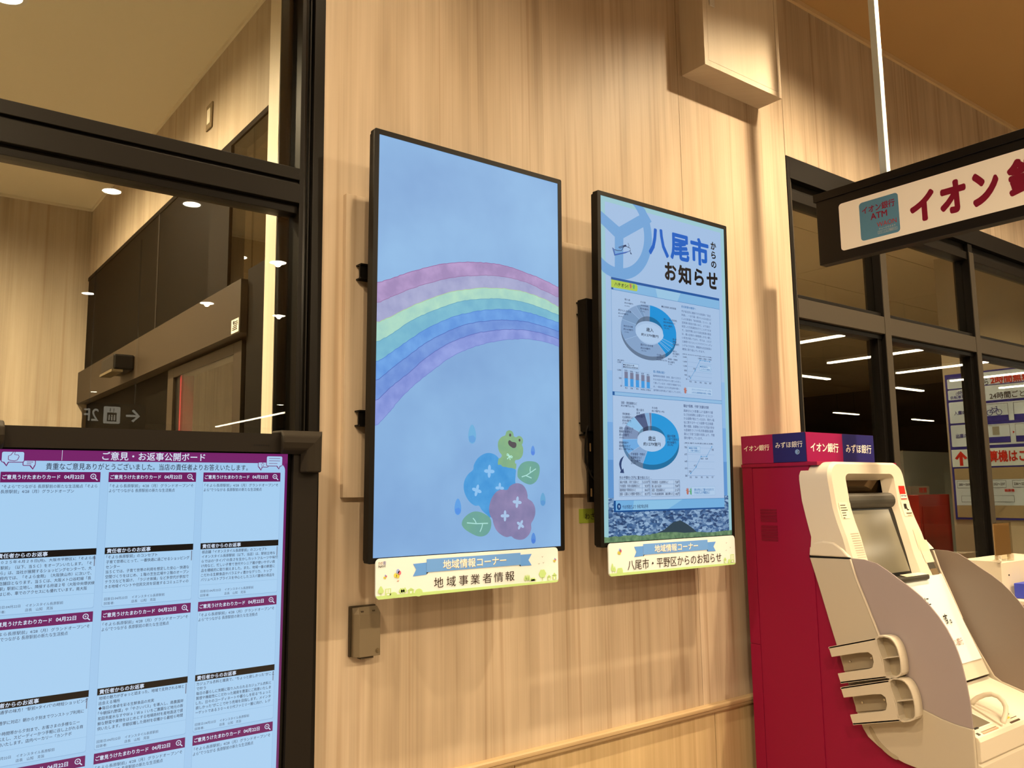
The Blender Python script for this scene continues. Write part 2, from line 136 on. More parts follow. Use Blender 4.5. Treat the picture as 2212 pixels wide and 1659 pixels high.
 'sign': [('イ', 0.6575, -2.6054, 0.7549, -2.4806), ('オ', 0.7745, -2.6061, 0.8733, -2.4675), ('ン', 0.8942, -2.6039, 0.9887, -2.4687), ('銀', 1.0183, -2.5983, 1.1084, -2.4708)],
}

# ------------------------------------------------------------------ helpers
def lin(c):
    return tuple(((v / 255.0) / 12.92 if v / 255.0 <= 0.04045 else ((v / 255.0 + 0.055) / 1.055) ** 2.4) for v in c)

# colours of these prints were judged under the warm lamps; this takes the lamp colour out of them
def daylight(col, k=1.15):
    return tuple(min(0.9, v / (k * w)) for v, w in zip(lin(col), (1.0, 0.76, 0.47)))
PRINTS = {'ribbon_blue', 'ribbon_blue_tail', 'leaf_green_print', 'aeon_pink', 'navy_panel', 'badge_teal', 'board_purple', 'carton_blue', 'cream_board', 'cream_letters',
          'balloon_190', 'balloon_110', 'balloon_70', 'sign_white', 'hanger_white', 'paper_bright', 'board_white', 'row_white'}
_m = {}
def mat(key, col=(200, 200, 200), rough=0.5, metal=0.0, spec=0.2, trans=0.0, raw=False, bump=None):
    if key in _m:
        return _m[key]
    m = bpy.data.materials.new(key); m.use_nodes = True
    nt = m.node_tree; b = nt.nodes['Principled BSDF']
    c = col if raw else daylight(col) if key in PRINTS else lin(col)
    b.inputs['Base Color'].default_value = (*c, 1)
    b.inputs['Roughness'].default_value = rough
    b.inputs['Metallic'].default_value = metal
    b.inputs['Specular IOR Level'].default_value = spec
    b.inputs['Transmission Weight'].default_value = trans
    if bump:
        n = nt.nodes.new('ShaderNodeTexNoise'); n.inputs['Scale'].default_value = bump[0]; n.inputs['Detail'].default_value = 3
        tc = nt.nodes.new('ShaderNodeTexCoord'); nt.links.new(tc.outputs['Object'], n.inputs['Vector'])
        bp = nt.nodes.new('ShaderNodeBump'); bp.inputs['Strength'].default_value = bump[1]; bp.inputs['Distance'].default_value = 0.002
        nt.links.new(n.outputs['Fac'], bp.inputs['Height']); nt.links.new(bp.outputs['Normal'], b.inputs['Normal'])
    _m[key] = m
    return m

def emit(col, k=1.0, gloss=0.35, spec=0.1, mis=False):
    """a lit pixel of a display: emits its own colour under a glossy cover"""
    key = 'screen_%d_%d_%d_%.2f_%.2f' % (*col, k, gloss)
    if key in _m:
        return _m[key]
    m = bpy.data.materials.new(key); m.use_nodes = True
    b = m.node_tree.nodes['Principled BSDF']
    b.inputs['Base Color'].default_value = (0.004, 0.004, 0.004, 1)
    b.inputs['Roughness'].default_value = gloss
    b.inputs['Specular IOR Level'].default_value = spec
    b.inputs['Emission Color'].default_value = (*lin(col), 1)
    b.inputs['Emission Strength'].default_value = k
    if not mis:
        m.cycles.emission_sampling = 'NONE'
    _m[key] = m
    return m

def lamp_mat(key, col, k):
    if key in _m:
        return _m[key]
    m = bpy.data.materials.new(key); m.use_nodes = True
    nt = m.node_tree; nt.nodes.clear()
    e = nt.nodes.new('ShaderNodeEmission'); o = nt.nodes.new('ShaderNodeOutputMaterial')
    e.inputs[0].default_value = (*col, 1); e.inputs[1].default_value = k
    nt.links.new(e.outputs[0], o.inputs[0])
    _m[key] = m
    return m

def wood(key, dark, mid, light, band=9.0, rough=0.45, streak=0.5, axis='x'):
    if key in _m:
        return _m[key]
    m = bpy.data.materials.new(key); m.use_nodes = True
    nt = m.node_tree; N = nt.nodes; L = nt.links
    b = N['Principled BSDF']
    tc = N.new('ShaderNodeTexCoord'); oi = N.new('ShaderNodeObjectInfo')
    sep = N.new('ShaderNodeSeparateXYZ'); L.new(tc.outputs['Object'], sep.inputs[0])
    add = N.new('ShaderNodeMath'); add.operation = 'MULTIPLY_ADD'; add.inputs[1].default_value = 0.93
    L.new(sep.outputs['Y'], add.inputs[0]); L.new(sep.outputs['X'], add.inputs[2])
    rnd = N.new('ShaderNodeMath'); rnd.operation = 'MULTIPLY'; rnd.inputs[1].default_value = 37.0
    L.new(oi.outputs['Random'], rnd.inputs[0])
    a2 = N.new('ShaderNodeMath'); L.new(add.outputs[0], a2.inputs[0]); L.new(rnd.outputs[0], a2.inputs[1])
    across = a2.outputs[0] if axis != 'flat' else sep.outputs['Z']
    along = sep.outputs['Z'] if axis != 'flat' else add.outputs[0]
    def stretched(sx, sz, detail, dist=0.0, rough_=0.55):
        mx = N.new('ShaderNodeMath'); mx.operation = 'MULTIPLY'; mx.inputs[1].default_value = sx; L.new(across, mx.inputs[0])
        mz = N.new('ShaderNodeMath'); mz.operation = 'MULTIPLY'; mz.inputs[1].default_value = sz; L.new(along, mz.inputs[0])
        cb = N.new('ShaderNodeCombineXYZ'); L.new(mx.outputs[0], cb.inputs[0]); L.new(mz.outputs[0], cb.inputs[1])
        n = N.new('ShaderNodeTexNoise'); n.inputs['Scale'].default_value = 1; n.inputs['Detail'].default_value = detail
        n.inputs['Roughness'].default_value = rough_; n.inputs['Distortion'].default_value = dist
        L.new(cb.outputs[0], n.inputs['Vector'])
        return n.outputs['Fac']
    tone = stretched(band, 0.42, 2)
    mottled = stretched(26, 2.4, 1)
    grain = stretched(130, 1.1, 1)
    lines = stretched(36, 0.40, 1, 0.3)
    s1 = N.new('ShaderNodeMath'); s1.operation = 'MULTIPLY'; s1.inputs[1].default_value = 0.58; L.new(tone, s1.inputs[0])
    s0 = N.new('ShaderNodeMath'); s0.operation = 'MULTIPLY_ADD'; s0.inputs[1].default_value = 0.24; L.new(mottled, s0.inputs[0]); L.new(s1.outputs[0], s0.inputs[2])
    s2 = N.new('ShaderNodeMath'); s2.operation = 'MULTIPLY_ADD'; s2.inputs[1].default_value = 0.18; L.new(grain, s2.inputs[0]); L.new(s0.outputs[0], s2.inputs[2])
    ramp = N.new('ShaderNodeValToRGB'); L.new(s2.outputs[0], ramp.inputs[0])
    e = ramp.color_ramp.elements
    e[0].position = 0.34; e[0].color = (*dark, 1); e[1].position = 0.66; e[1].color = (*light, 1)
    q = e.new(0.5); q.color = (*mid, 1)
    # thin darker growth lines
    lr = N.new('ShaderNodeValToRGB'); L.new(lines, lr.inputs[0])
    le = lr.color_ramp.elements
    le[0].position = 0.30; le[0].color = (1, 1, 1, 1); le[1].position = 0.41; le[1].color = (0, 0, 0, 1)
    lm = N.new('ShaderNodeMath'); lm.operation = 'MULTIPLY'; lm.inputs[1].default_value = streak; L.new(lr.outputs[0], lm.inputs[0])
    mx = N.new('ShaderNodeMixRGB'); mx.blend_type = 'MULTIPLY'; L.new(lm.outputs[0], mx.inputs[0]); L.new(ramp.outputs[0], mx.inputs[1])
    mx.inputs[2].default_value = (0.66, 0.56, 0.47, 1)
    L.new(mx.outputs[0], b.inputs['Base Color'])
    b.inputs['Roughness'].default_value = rough
    b.inputs['Specular IOR Level'].default_value = 0.3
    _m[key] = m
    return m

def glass(key='glass', tint=(0.9, 0.92, 0.9), dark=0.0):
    if key in _m:
        return _m[key]
    m = bpy.data.materials.new(key); m.use_nodes = True
    nt = m.node_tree; N = nt.nodes; L = nt.links; N.clear()
    o = N.new('ShaderNodeOutputMaterial'); mixn = N.new('ShaderNodeMixShader')
    fr = N.new('ShaderNodeFresnel'); ge = N.new('ShaderNodeNewGeometry')
    mr = N.new('ShaderNodeMapRange'); mr.inputs['To Min'].default_value = 1.5; mr.inputs['To Max'].default_value = 1 / 1.5
    L.new(ge.outputs['Backfacing'], mr.inputs['Value']); L.new(mr.outputs[0], fr.inputs['IOR'])   # same reflectance on both faces of the pane
    tr = N.new('ShaderNodeBsdfTransparent'); tr.inputs[0].default_value = (*tint, 1)
    gl = N.new('ShaderNodeBsdfGlossy'); gl.inputs['Roughness'].default_value = 0.0; gl.inputs['Color'].default_value = (1, 1, 1, 1)
    L.new(fr.outputs[0], mixn.inputs[0]); L.new(tr.outputs[0], mixn.inputs[1]); L.new(gl.outputs[0], mixn.inputs[2]); L.new(mixn.outputs[0], o.inputs[0])
    _m[key] = m
    return m

class MB:
    """collects shapes for one mesh object; coordinates are in the world"""
    def __init__(s): s.v = []; s.f = []
    def add(s, verts, faces):
        o = len(s.v); s.v += [tuple(v) for v in verts]; s.f += [tuple(i + o for i in f) for f in faces]; return s
    def box(s, x0, x1, y0, y1, z0, z1, bev=0.0):
        if bev > 0:
            bm = bmesh.new()
            bmesh.ops.create_cube(bm, size=1)
            for v in bm.verts:
                v.co = Vector(((x0 + x1) / 2 + v.co.x * (x1 - x0), (y0 + y1) / 2 + v.co.y * (y1 - y0), (z0 + z1) / 2 + v.co.z * (z1 - z0)))
            bmesh.ops.bevel(bm, geom=list(bm.edges), offset=bev, segments=2, affect='EDGES', profile=0.5)
            bm.verts.index_update()
            s.add([v.co[:] for v in bm.verts], [[v.index for v in f.verts] for f in bm.faces]); bm.free(); return s
        return s.add([(x0, y0, z0), (x1, y0, z0), (x1, y1, z0), (x0, y1, z0), (x0, y0, z1), (x1, y0, z1), (x1, y1, z1), (x0, y1, z1)],
                     [(0, 3, 2, 1), (4, 5, 6, 7), (0, 1, 5, 4), (1, 2, 6, 5), (2, 3, 7, 6), (3, 0, 4, 7)])
    def prism(s, pts, fn):
        """pts: 2D outline; fn(a, b, k) -> world point for k in 0, 1 (both caps)"""
        n = len(pts)
        return s.add([fn(a, b, 0) for a, b in pts] + [fn(a, b, 1) for a, b in pts],
                     [tuple(range(n - 1, -1, -1)), tuple(range(n, 2 * n))] + [(i, (i + 1) % n, n + (i + 1) % n, n + i) for i in range(n)])
    def tube(s, pts, r, n=10, cap=True, closed=False):
        rings = []
        P = [Vector(p) for p in pts]
        for i, p in enumerate(P):
            d = (P[min(i + 1, len(P) - 1)] - P[max(i - 1, 0)]) if not closed else (P[(i + 1) % len(P)] - P[i - 1])
            d.normalize()
            a = d.orthogonal().normalized() if i == 0 else (rings[-1][1] - d * rings[-1][1].dot(d)).normalized()
            b = d.cross(a)
            rr = r[i] if isinstance(r, (list, tuple)) else r
            rings.append(([p + (a * math.cos(2 * math.pi * k / n) + b * math.sin(2 * math.pi * k / n)) * rr for k in range(n)], a))
        o = len(s.v)
        for ring, _ in rings: s.v += [tuple(q) for q in ring]
        m = len(rings)
        for i in range(m if closed else m - 1):
            for k in range(n):
                j = (i + 1) % m
                s.f.append((o + i * n + k, o + i * n + (k + 1) % n, o + j * n + (k + 1) % n, o + j * n + k))
        if cap and not closed:
            s.f.append(tuple(o + k for k in range(n - 1, -1, -1))); s.f.append(tuple(o + (m - 1) * n + k for k in range(n)))
        return s
    def lathe(s, prof, c, axis='z', n=24, cap=True):
        o = len(s.v); m = len(prof)
        for r, h in prof:
            for k in range(n):
                a = 2 * math.pi * k / n
                p = {'z': (c[0] + r * math.cos(a), c[1] + r * math.sin(a), c[2] + h), 'y': (c[0] + r * math.cos(a), c[1] + h, c[2] + r * math.sin(a)),
                     'x': (c[0] + h, c[1] + r * math.cos(a), c[2] + r * math.sin(a))}[axis]
                s.v.append(p)
        for i in range(m - 1):
            for k in range(n):
                s.f.append((o + i * n + k, o + i * n + (k + 1) % n, o + (i + 1) * n + (k + 1) % n, o + (i + 1) * n + k))
        if cap:
            s.f.append(tuple(o + k for k in range(n))); s.f.append(tuple(o + (m - 1) * n + k for k in range(n)))
        return s
    def build(s, name, m, parent=None, smooth=False, bevel=0.0, **props):
        base = world_of(parent) if parent else Vector((0, 0, 0))
        me = bpy.data.meshes.new(name)
        me.from_pydata([(v[0] - base.x, v[1] - base.y, v[2] - base.z) for v in s.v], [], s.f)
        bm = bmesh.new(); bm.from_mesh(me)
        if len(bm.faces) < 4000 and not props.pop('flat', False):
            bmesh.ops.recalc_face_normals(bm, faces=bm.faces)
        bm.to_mesh(me); bm.free()
        props.pop('flat', None)
        me.materials.append(m)
        if smooth:
            for p in me.polygons: p.use_smooth = True
        o = bpy.data.objects.new(name, me); COL.objects.link(o)
        if parent: o.parent = parent
        if bevel > 0:
            md = o.modifiers.new('soft', 'BEVEL'); md.width = bevel; md.segments = 2; md.limit_method = 'ANGLE'; md.angle_limit = 0.7
            md.harden_normals = False
        tag(o, **props)
        return o

def world_of(o):
    p = Vector(o.location)
    while o.parent:
        o = o.parent; p += Vector(o.location)
    return p

def tag(o, label=None, cat=None, group=None, kind=None):
    if label: o['label'] = label
    if cat: o['category'] = cat
    if group: o['group'] = group
    if kind: o['kind'] = kind
    return o

def thing(name, loc, label, cat, group=None):
    o = bpy.data.objects.new(name, None); COL.objects.link(o); o.location = loc; o.empty_display_size = 0.1
    return tag(o, label, cat, group)

def struct(name, loc=(0, 0, 0)):
    o = bpy.data.objects.new(name, None); COL.objects.link(o); o.location = loc; o['kind'] = 'structure'
    return o

def copy_tree(o, parent=None, loc=None):
    c = o.copy(); COL.objects.link(c); c.parent = parent
    if loc is not None: c.location = loc
    for ch in list(o.children): copy_tree(ch, c)
    return c

class Face:
    """a flat printed or lit face: origin at its upper left, U to the right, V down, N outwards"""
    def __init__(s, o, U, V):
        s.o = Vector(o); s.U = Vector(U).normalized(); s.V = Vector(V).normalized(); s.N = s.V.cross(s.U).normalized()
        # V points down and U right, so V x U points at the reader
    def p(s, u, v, n=0.0): return s.o + s.U * u + s.V * v + s.N * n
    def poly(s, pts, n, name, m, parent, **k):
        me = MB().add([s.p(u, v, n) for u, v in pts], [tuple(range(len(pts)))])
        return me.build(name, m, parent, flat=True, **k)
    def polys(s, plist, n, name, m, parent, **k):
        me = MB()
        for pts in plist: me.add([s.p(u, v, n) for u, v in pts], [tuple(range(len(pts)))])
        return me.build(name, m, parent, flat=True, **k)
    def rect(s, u0, v0, u1, v1): return [(u0, v0), (u0, v1), (u1, v1), (u1, v0)]
    def slab(s, pts, n0, n1, name, m, parent, **k):
        return MB().prism(pts, lambda a, b, q: s.p(a, b, n1 if q else n0)).build(name, m, parent, **k)

def smooth_poly(pts, k=4, closed=True):
    out = []; n = len(pts)
    rng = n if closed else n - 1
    for i in range(rng):
        g = (lambda j: pts[j % n]) if closed else (lambda j: pts[min(max(j, 0), n - 1)])
        p0, p1, p2, p3 = g(i - 1), g(i), g(i + 1), g(i + 2)
        for t in range(k):
            t /= k
            out.append(tuple(0.5 * ((2 * p1[c]) + (-p0[c] + p2[c]) * t + (2 * p0[c] - 5 * p1[c] + 4 * p2[c] - p3[c]) * t * t + (-p0[c] + 3 * p1[c] - 3 * p2[c] + p3[c]) * t ** 3) for c in (0, 1)))
    if not closed: out.append(pts[-1])
    return out

def circle(cx, cy, rx, ry=None, n=20, a0=0.0, a1=2 * math.pi):
    ry = rx if ry is None else ry
    full = abs(a1 - a0 - 2 * math.pi) < 1e-6
    k = n if full else n + 1
    return [(cx + rx * math.cos(a0 + (a1 - a0) * i / n), cy + ry * math.sin(a0 + (a1 - a0) * i / n)) for i in range(k)]

def rrect(u0, v0, u1, v1, r, n=5):
    out = []
    for cx, cy, a in ((u1 - r, v0 + r, -math.pi / 2), (u1 - r, v1 - r, 0), (u0 + r, v1 - r, math.pi / 2), (u0 + r, v0 + r, math.pi)):
        out += [(cx + r * math.cos(a + math.pi / 2 * i / n), cy + r * math.sin(a + math.pi / 2 * i / n)) for i in range(n + 1)]
    return out

def stroke(pts, w):
    """a line of width w as a closed outline"""
    L_, R_ = [], []
    n = len(pts)
    for i, p in enumerate(pts):
        a = pts[max(i - 1, 0)]; b = pts[min(i + 1, n - 1)]
        dx, dy = b[0] - a[0], b[1] - a[1]; l = math.hypot(dx, dy) or 1
        L_.append((p[0] - dy / l * w / 2, p[1] + dx / l * w / 2)); R_.append((p[0] + dy / l * w / 2, p[1] - dx / l * w / 2))
    return L_ + R_[::-1]

def ring(outer, inner):
    """outline pair of equal length -> list of quads"""
    n = len(outer)
    return [[outer[i], outer[(i + 1) % n], inner[(i + 1) % n], inner[i]] for i in range(n)]

# ---- lettering: requests are collected, all glyphs are made in one go at the end
_queue = []
def letters(face, rows, n, name, m, parent, bold=0.0, du=0.0, dv=0.0, **k):
    """rows: (string, u0, v0, u1, v1): each string is fitted into its box on the face"""
    _queue.append((face, [tuple(r[:5]) for r in rows], n, name, m, parent, bold, du, dv, k))

def make_letters():
    todo = {}
    for q in _queue:
        for r in q[1]:
            s = r[0]
            if s in todo or not s.strip(): continue
            c = bpy.data.curves.new('t', 'FONT'); c.body = s; c.resolution_u = 3 if len(s) < 8 else 2
            o = bpy.data.objects.new('t', c); COL.objects.link(o); todo[s] = o
    dg = bpy.context.evaluated_depsgraph_get()
    glyph = {}
    for s, o in todo.items():
        me = bpy.data.meshes.new_from_object(o.evaluated_get(dg))
        vs = [(v.co.x, v.co.y) for v in me.vertices]; fs = [tuple(p.vertices) for p in me.polygons]
        if vs:
            glyph[s] = (vs, fs, min(v[0] for v in vs), max(v[0] for v in vs), min(v[1] for v in vs), max(v[1] for v in vs))
        bpy.data.meshes.remove(me)
    for o in todo.values():
        c = o.data; bpy.data.objects.remove(o); bpy.data.curves.remove(c)
    for face, rows, n, name, m, parent, bold, du, dv, k in _queue:
        me = MB()
        for s, a, b, c, d in rows:
            g = glyph.get(s)
            if not g: continue
            vs, fs, x0, x1, y0, y1 = g
            w = bold                                   # heavier face: the strokes are struck several times, slightly shifted
            sh = [(0, 0)] if w < 0.003 else [(-w, 0), (w, 0), (0, -w), (0, w)] if w < 0.012 else [(w * math.cos(2 * math.pi * q / 12), w * math.sin(2 * math.pi * q / 12)) for q in range(12)] + [(0, 0)] if w > 0.026 else [(w * math.cos(2 * math.pi * q / 8), w * math.sin(2 * math.pi * q / 8)) for q in range(8)]
            X0, X1, Y0, Y1 = x0 - w, x1 + w, y0 - w, y1 + w
            for i, (dx, dy) in enumerate(sh):
                me.add([face.p(a + du + (x + dx - X0) / (X1 - X0) * (c - a), d + dv - (y + dy - Y0) / (Y1 - Y0) * (d - b), n + i * 0.00001) for x, y in vs], fs)
        me.build(name, m, parent, flat=True, **k)

def line_rows(strings, u, v, pitch, h, cw):
    return [(s, u, v + i * pitch, u + cw * len(s), v + i * pitch + h) for i, s in enumerate(strings) if s]

# ------------------------------------------------------------------ materials
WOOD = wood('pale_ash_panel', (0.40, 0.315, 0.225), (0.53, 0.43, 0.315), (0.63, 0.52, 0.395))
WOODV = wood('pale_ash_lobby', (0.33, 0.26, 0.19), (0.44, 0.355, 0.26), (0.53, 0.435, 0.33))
OAK = wood('honey_oak', (0.50, 0.37, 0.20), (0.58, 0.44, 0.245), (0.66, 0.51, 0.30), band=30, streak=0.25)
RAIL = wood('honey_oak_rail', (0.36, 0.25, 0.14), (0.50, 0.37, 0.21), (0.58, 0.45, 0.27), band=40, streak=0.4, axis='flat')
DARKM = mat('dark_bronze_aluminium', (19, 16, 12), 0.4, 0.0, 0.2)
GREYM = mat('taupe_aluminium', (68, 62, 53), 0.45)
BLACK = mat('black_plastic', (14, 12, 10), 0.42)
BLACKG = mat('black_gloss_metal', (14, 12, 9), 0.22, 0.0, 0.35)
CREAM = mat('cream_paint', (236, 226, 205), 0.6)
GLASS = glass()
DGLASS = glass('smoked_glass', (0.6, 0.57, 0.5))
STEEL = mat('steel', (190, 190, 190), 0.25, 1.0)

# ------------------------------------------------------------------ the setting
# floor and ceiling of the store
MB().box(-14, 32, -27, 0.0, -0.1, 0).build('floor', mat('floor_tile', (150, 140, 128), 0.35), kind='structure')
MB().box(-14, 32, -27, 0.0, 3.87, 3.97).build('ceiling', mat('tan_ceiling', (192, 160, 112), 0.8), kind='structure')
MB().box(-14, 32, -27.1, -27, 0, 3.87).build('wall_rear', mat('store_wall', (150, 130, 105), 0.8), kind='structure')
MB().box(-14.1, -14, -27, 0, 0, 3.87).build('wall_left', mat('store_wall'), kind='structure')
MB().box(32, 32.1, -27, 0, 0, 3.87).build('wall_right', mat('store_wall'), kind='structure')

wf = struct('wall_front')
core = mat('panel_gap', (60, 44, 28), 0.8)
MB().box(-0.44, 1.92, 0.012, 0.30, 0, 3.87).build('wall_core', core, wf)
MB().box(1.92, 12, 0.012, 0.30, 3.02, 3.87).build('lintel_core', core, wf)
MB().box(-14, -0.44, 0.012, 0.30, 3.10, 3.87).build('lintel_core', core, wf)
SEAMS = [-0.44, 1.169, 1.92]
def panel(x0, x1, z0, z1, m=WOOD, par=wf, y0=0.0, g=0.0017):
    return MB().box(x0 + g, x1 - g, y0, 0.012, z0, z1).build('panel', m, par)
panel(-0.44, 0.42, 0.622, 3.868, g=0.0); panel(0.42, 1.169, 0.622, 3.868, g=0.0004); panel(1.169, 1.92, 0.622, 3.868)
for a, b in ((1.92, 4.11), (4.11, 6.3), (6.3, 8.5)): panel(a, b, 3.022, 3.868)
panel(-2.6, -0.44, 3.10, 3.868)
for a, b in ((-0.44, 0.245), (0.245, 1.229), (1.229, 1.92)):
    panel(a, b, 0.06, 0.60, OAK, y0=-0.004, g=0.0016)
# chair rail, baseboard, ceiling moulding
t = MB().prism([(-0.016, 0.592), (-0.022, 0.598), (-0.022, 0.606), (-0.026, 0.610), (-0.026, 0.621), (-0.022, 0.6255), (0.0, 0.6255), (0.0, 0.592)],
               lambda a, b, k: (1.92 if k else -0.44, a, b))
t.build('trim_1', RAIL, kind='structure')
MB().box(-0.44, 1.92, -0.012, 0.0, 0, 0.06).build('baseboard_front', mat('dark_base', (60, 48, 36), 0.5), kind='structure')
MB().box(-0.44, 12, -0.016, 0.0, 3.845, 3.869).build('trim_2', mat('cream_trim', (214, 190, 150), 0.6), kind='structure')

# ---- glazed partition of the lobby, left of the panelled wall
w1 = struct('window_1')
def wpart(name, m, x0, x1, y0, y1, z0, z1, par=w1, bev=0.0015, **k): return MB().box(x0, x1, y0, y1, z0, z1, bev).build(name, m, par, **k)
wpart('jamb', DARKM, -0.474, -0.440, -0.006, 0.075, 0, 3.10)
wpart('jamb', BLACKG, -0.497, -0.474, 0.012, 0.075, 0, 3.10)
wpart('jamb_bead', DARKM, -0.484, -0.480, 0.004, 0.0125, 0, 3.10, bev=0)
wpart('jamb_bead', DARKM, -0.510, -0.497, 0.004, 0.075, 0, 3.10)
wpart('jamb_lining', BLACKG, -0.5455, -0.446, 0.076, 0.083, 0, 3.06)
wpart('transom', DARKM, -4.0, -0.510, 0.0, 0.075, 2.357, 2.393)
wpart('transom_groove', BLACK, -4.0, -0.510, 0.012, 0.075, 2.346, 2.357, bev=0)
wpart('transom', DARKM, -4.0, -0.510, 0.0, 0.075, 2.288, 2.346)
wpart('transom_lip', DARKM, -4.0, -0.510, 0.018, 0.075, 2.262, 2.288)
wpart('pane', GLASS, -4.0, -0.508, 0.040, 0.046, 2.392, 3.10, bev=0)
wpart('pane', GLASS, -4.0, -0.508, 0.040, 0.046, 0.05, 2.264, bev=0)
wpart('sill', DARKM, -4.0, -0.510, 0.0, 0.075, 0.0, 0.05)

# ---- lobby behind it
MB().box(-4.2, -0.40, 0.075, 3.0, -0.1, 0).build('floor_lobby', mat('lobby_floor', (232, 226, 212), 0.4), kind='structure')
MB().box(-4.2, -0.40, 0.075, 3.0, 3.06, 3.15).build('ceiling_lobby', mat('cream_ceiling', (238, 228, 206), 0.85), kind='structure')
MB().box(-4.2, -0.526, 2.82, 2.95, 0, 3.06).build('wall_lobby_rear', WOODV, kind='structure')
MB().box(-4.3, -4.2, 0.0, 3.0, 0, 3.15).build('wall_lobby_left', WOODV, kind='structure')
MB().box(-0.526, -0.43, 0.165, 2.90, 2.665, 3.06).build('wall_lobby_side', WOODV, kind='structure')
MB().box(-0.546, -0.500, 0.083, 0.165, 0, 3.06).build('trim_3', wood('pale_end_board', (0.70, 0.60, 0.46), (0.76, 0.66, 0.52), (0.80, 0.70, 0.56), streak=0.2), kind='structure')
MB().box(-4.2, -0.526, 2.812, 2.82, 3.045, 3.06).add([], []).build('trim_4', CREAM, kind='structure')
MB().box(-0.534, -0.526, 0.166, 2.82, 3.045, 3.06).build('trim_5', CREAM, kind='structure')

# side glazing of the lobby with its sliding door (in the plane x = -0.526)
d1 = struct('door_1')
SMOKE = mat('dark_film_panel', (12, 10, 7), 0.6, 0.0, 0.03)
TAUPE = mat('bronze_beam', (50, 41, 30), 0.5)
DKM = mat('dark_matte_frame', (18, 15, 11), 0.7, 0.0, 0.05)
def spart(name, m, y0, y1, z0, z1, dx=0.0, th=0.05, bev=0.001): return MB().box(-0.526 - dx, -0.526 + th, y0, y1, z0, z1, bev).build(name, m, d1)
spart('head_frame', DKM, 0.166, 2.82, 2.645, 2.665, 0.004)
spart('film_panel', SMOKE, 1.425, 2.82, 2.13, 2.645)
spart('film_panel', SMOKE, 0.742, 1.415, 2.13, 2.645)
spart('film_mullion', mat('dark_frame', (26, 21, 15), 0.5), 1.413, 1.427, 2.13, 2.645, 0.003)
spart('post', DKM, 0.535, 0.742, 2.13, 2.645, 0.006)
spart('upper_pane', DGLASS, 0.335, 0.535, 2.13, 2.645, 0.0, 0.006)
spart('post', DKM, 0.166, 0.335, 0, 2.162, 0.008)
spart('upper_pane', DGLASS, 0.166, 0.335, 2.162, 2.645, 0.0, 0.006)
spart('beam', TAUPE, 0.335, 2.82, 1.958, 2.13, 0.03)
spart('door_frame', TAUPE, 0.397, 0.470, 0, 1.946, 0.0)
spart('door_frame', TAUPE, 1.137, 1.211, 0, 1.946, 0.0)
spart('door_frame', TAUPE, 0.470, 1.137, 1.909, 1.946, 0.0)
spart('door_frame', BLACK, 1.058, 1.137, 0, 1.909, -0.01)
spart('door_edge', mat('crimson_paint', (150, 16, 44), 0.4), 1.040, 1.058, 0, 1.909, -0.004)
spart('door_pane', GLASS, 0.470, 1.040, 0, 1.909, 0.0, 0.008)
spart('film_panel', SMOKE, 1.211, 2.82, 0, 1.958, -0.02)
spart('dark_post', DKM, 0.335, 0.397, 0, 1.958, -0.02)
st = thing('motion_sensor', (-0.556, 1.72, 2.03), 'black motion sensor box on the bronze beam behind the lobby glass', 'sensor')
MB().box(-0.640, -0.556, 1.615, 1.85, 1.995, 2.062, 0.008).build('housing', BLACK, st)
MB().box(-0.645, -0.60, 1.62, 1.845, 1.985, 1.996).build('lens_strip', mat('sensor_lens', (90, 78, 58), 0.3), st)
nt_ = thing('notice_sticker', (-0.557, 0.375, 1.986), 'small white printed sticker on the beam end beside the lobby door', 'sticker')
MB().box(-0.5575, -0.556, 0.342, 0.408, 1.962, 2.006).build('paper', mat('paper_white', (235, 230, 220), 0.6), nt_)
fs = Face((-0.5576, 0.408, 2.006), (0, -1, 0), (0, 0, -1))
fs.polys([circle(0.022, 0.010, 0.006, n=10)] + [fs.rect(0.010 + random.random() * 0.01, 0.008 + i * 0.006, 0.06 - random.random() * 0.012, 0.011 + i * 0.006) for i in range(5)], 0.0004, 'print', mat('ink', (40, 36, 34), 0.6), nt_)
sw = thing('wall_plate', (-0.526, 0.79, 2.845), 'grey rimmed switch plate high on the lobby side wall', 'switch plate')
MB().box(-0.532, -0.526, 0.757, 0.822, 2.795, 2.893, 0.002).build('rim', mat('plate_rim', (120, 104, 78), 0.4), sw)
MB().box(-0.534, -0.531, 0.772, 0.807, 2.815, 2.873, 0.001).build('insert', CREAM, sw)

# ---- glazed front right of the panelled wall
w2 = struct('window_2')
def rpart(name, m, x0, x1, y0, y1, z0, z1, bev=0.0015): return MB().box(x0, x1, y0, y1, z0, z1, bev).build(name, m, w2)
XM = [1.92, 2.73, 3.775, 4.82, 5.87, 6.92, 7.97]
rpart('jamb', BLACK, 1.92, 1.944, -0.004, 0.10, 0, 3.022); rpart('jamb', GREYM, 1.944, 1.962, 0.004, 0.10, 0, 2.92)
rpart('header', BLACK, 1.944, 8.0, -0.004, 0.10, 2.915, 3.022)
rpart('header_groove', BLACK, 1.96, 8.0, 0.03, 0.10, 2.86, 2.915, 0)
rpart('header', DARKM, 1.96, 8.0, 0.012, 0.10, 2.815, 2.862)
for i, x in enumerate(XM[1:]):
    rpart('mullion_core', BLACK, x, x + 0.058, 0.004, 0.10, 0, 2.915)
    rpart('mullion_lit_face', GREYM, x + 0.002, x + 0.060, 0.0, 0.0045, 0, 2.86)  # same dark metal as the core; its lit front is put into the colour
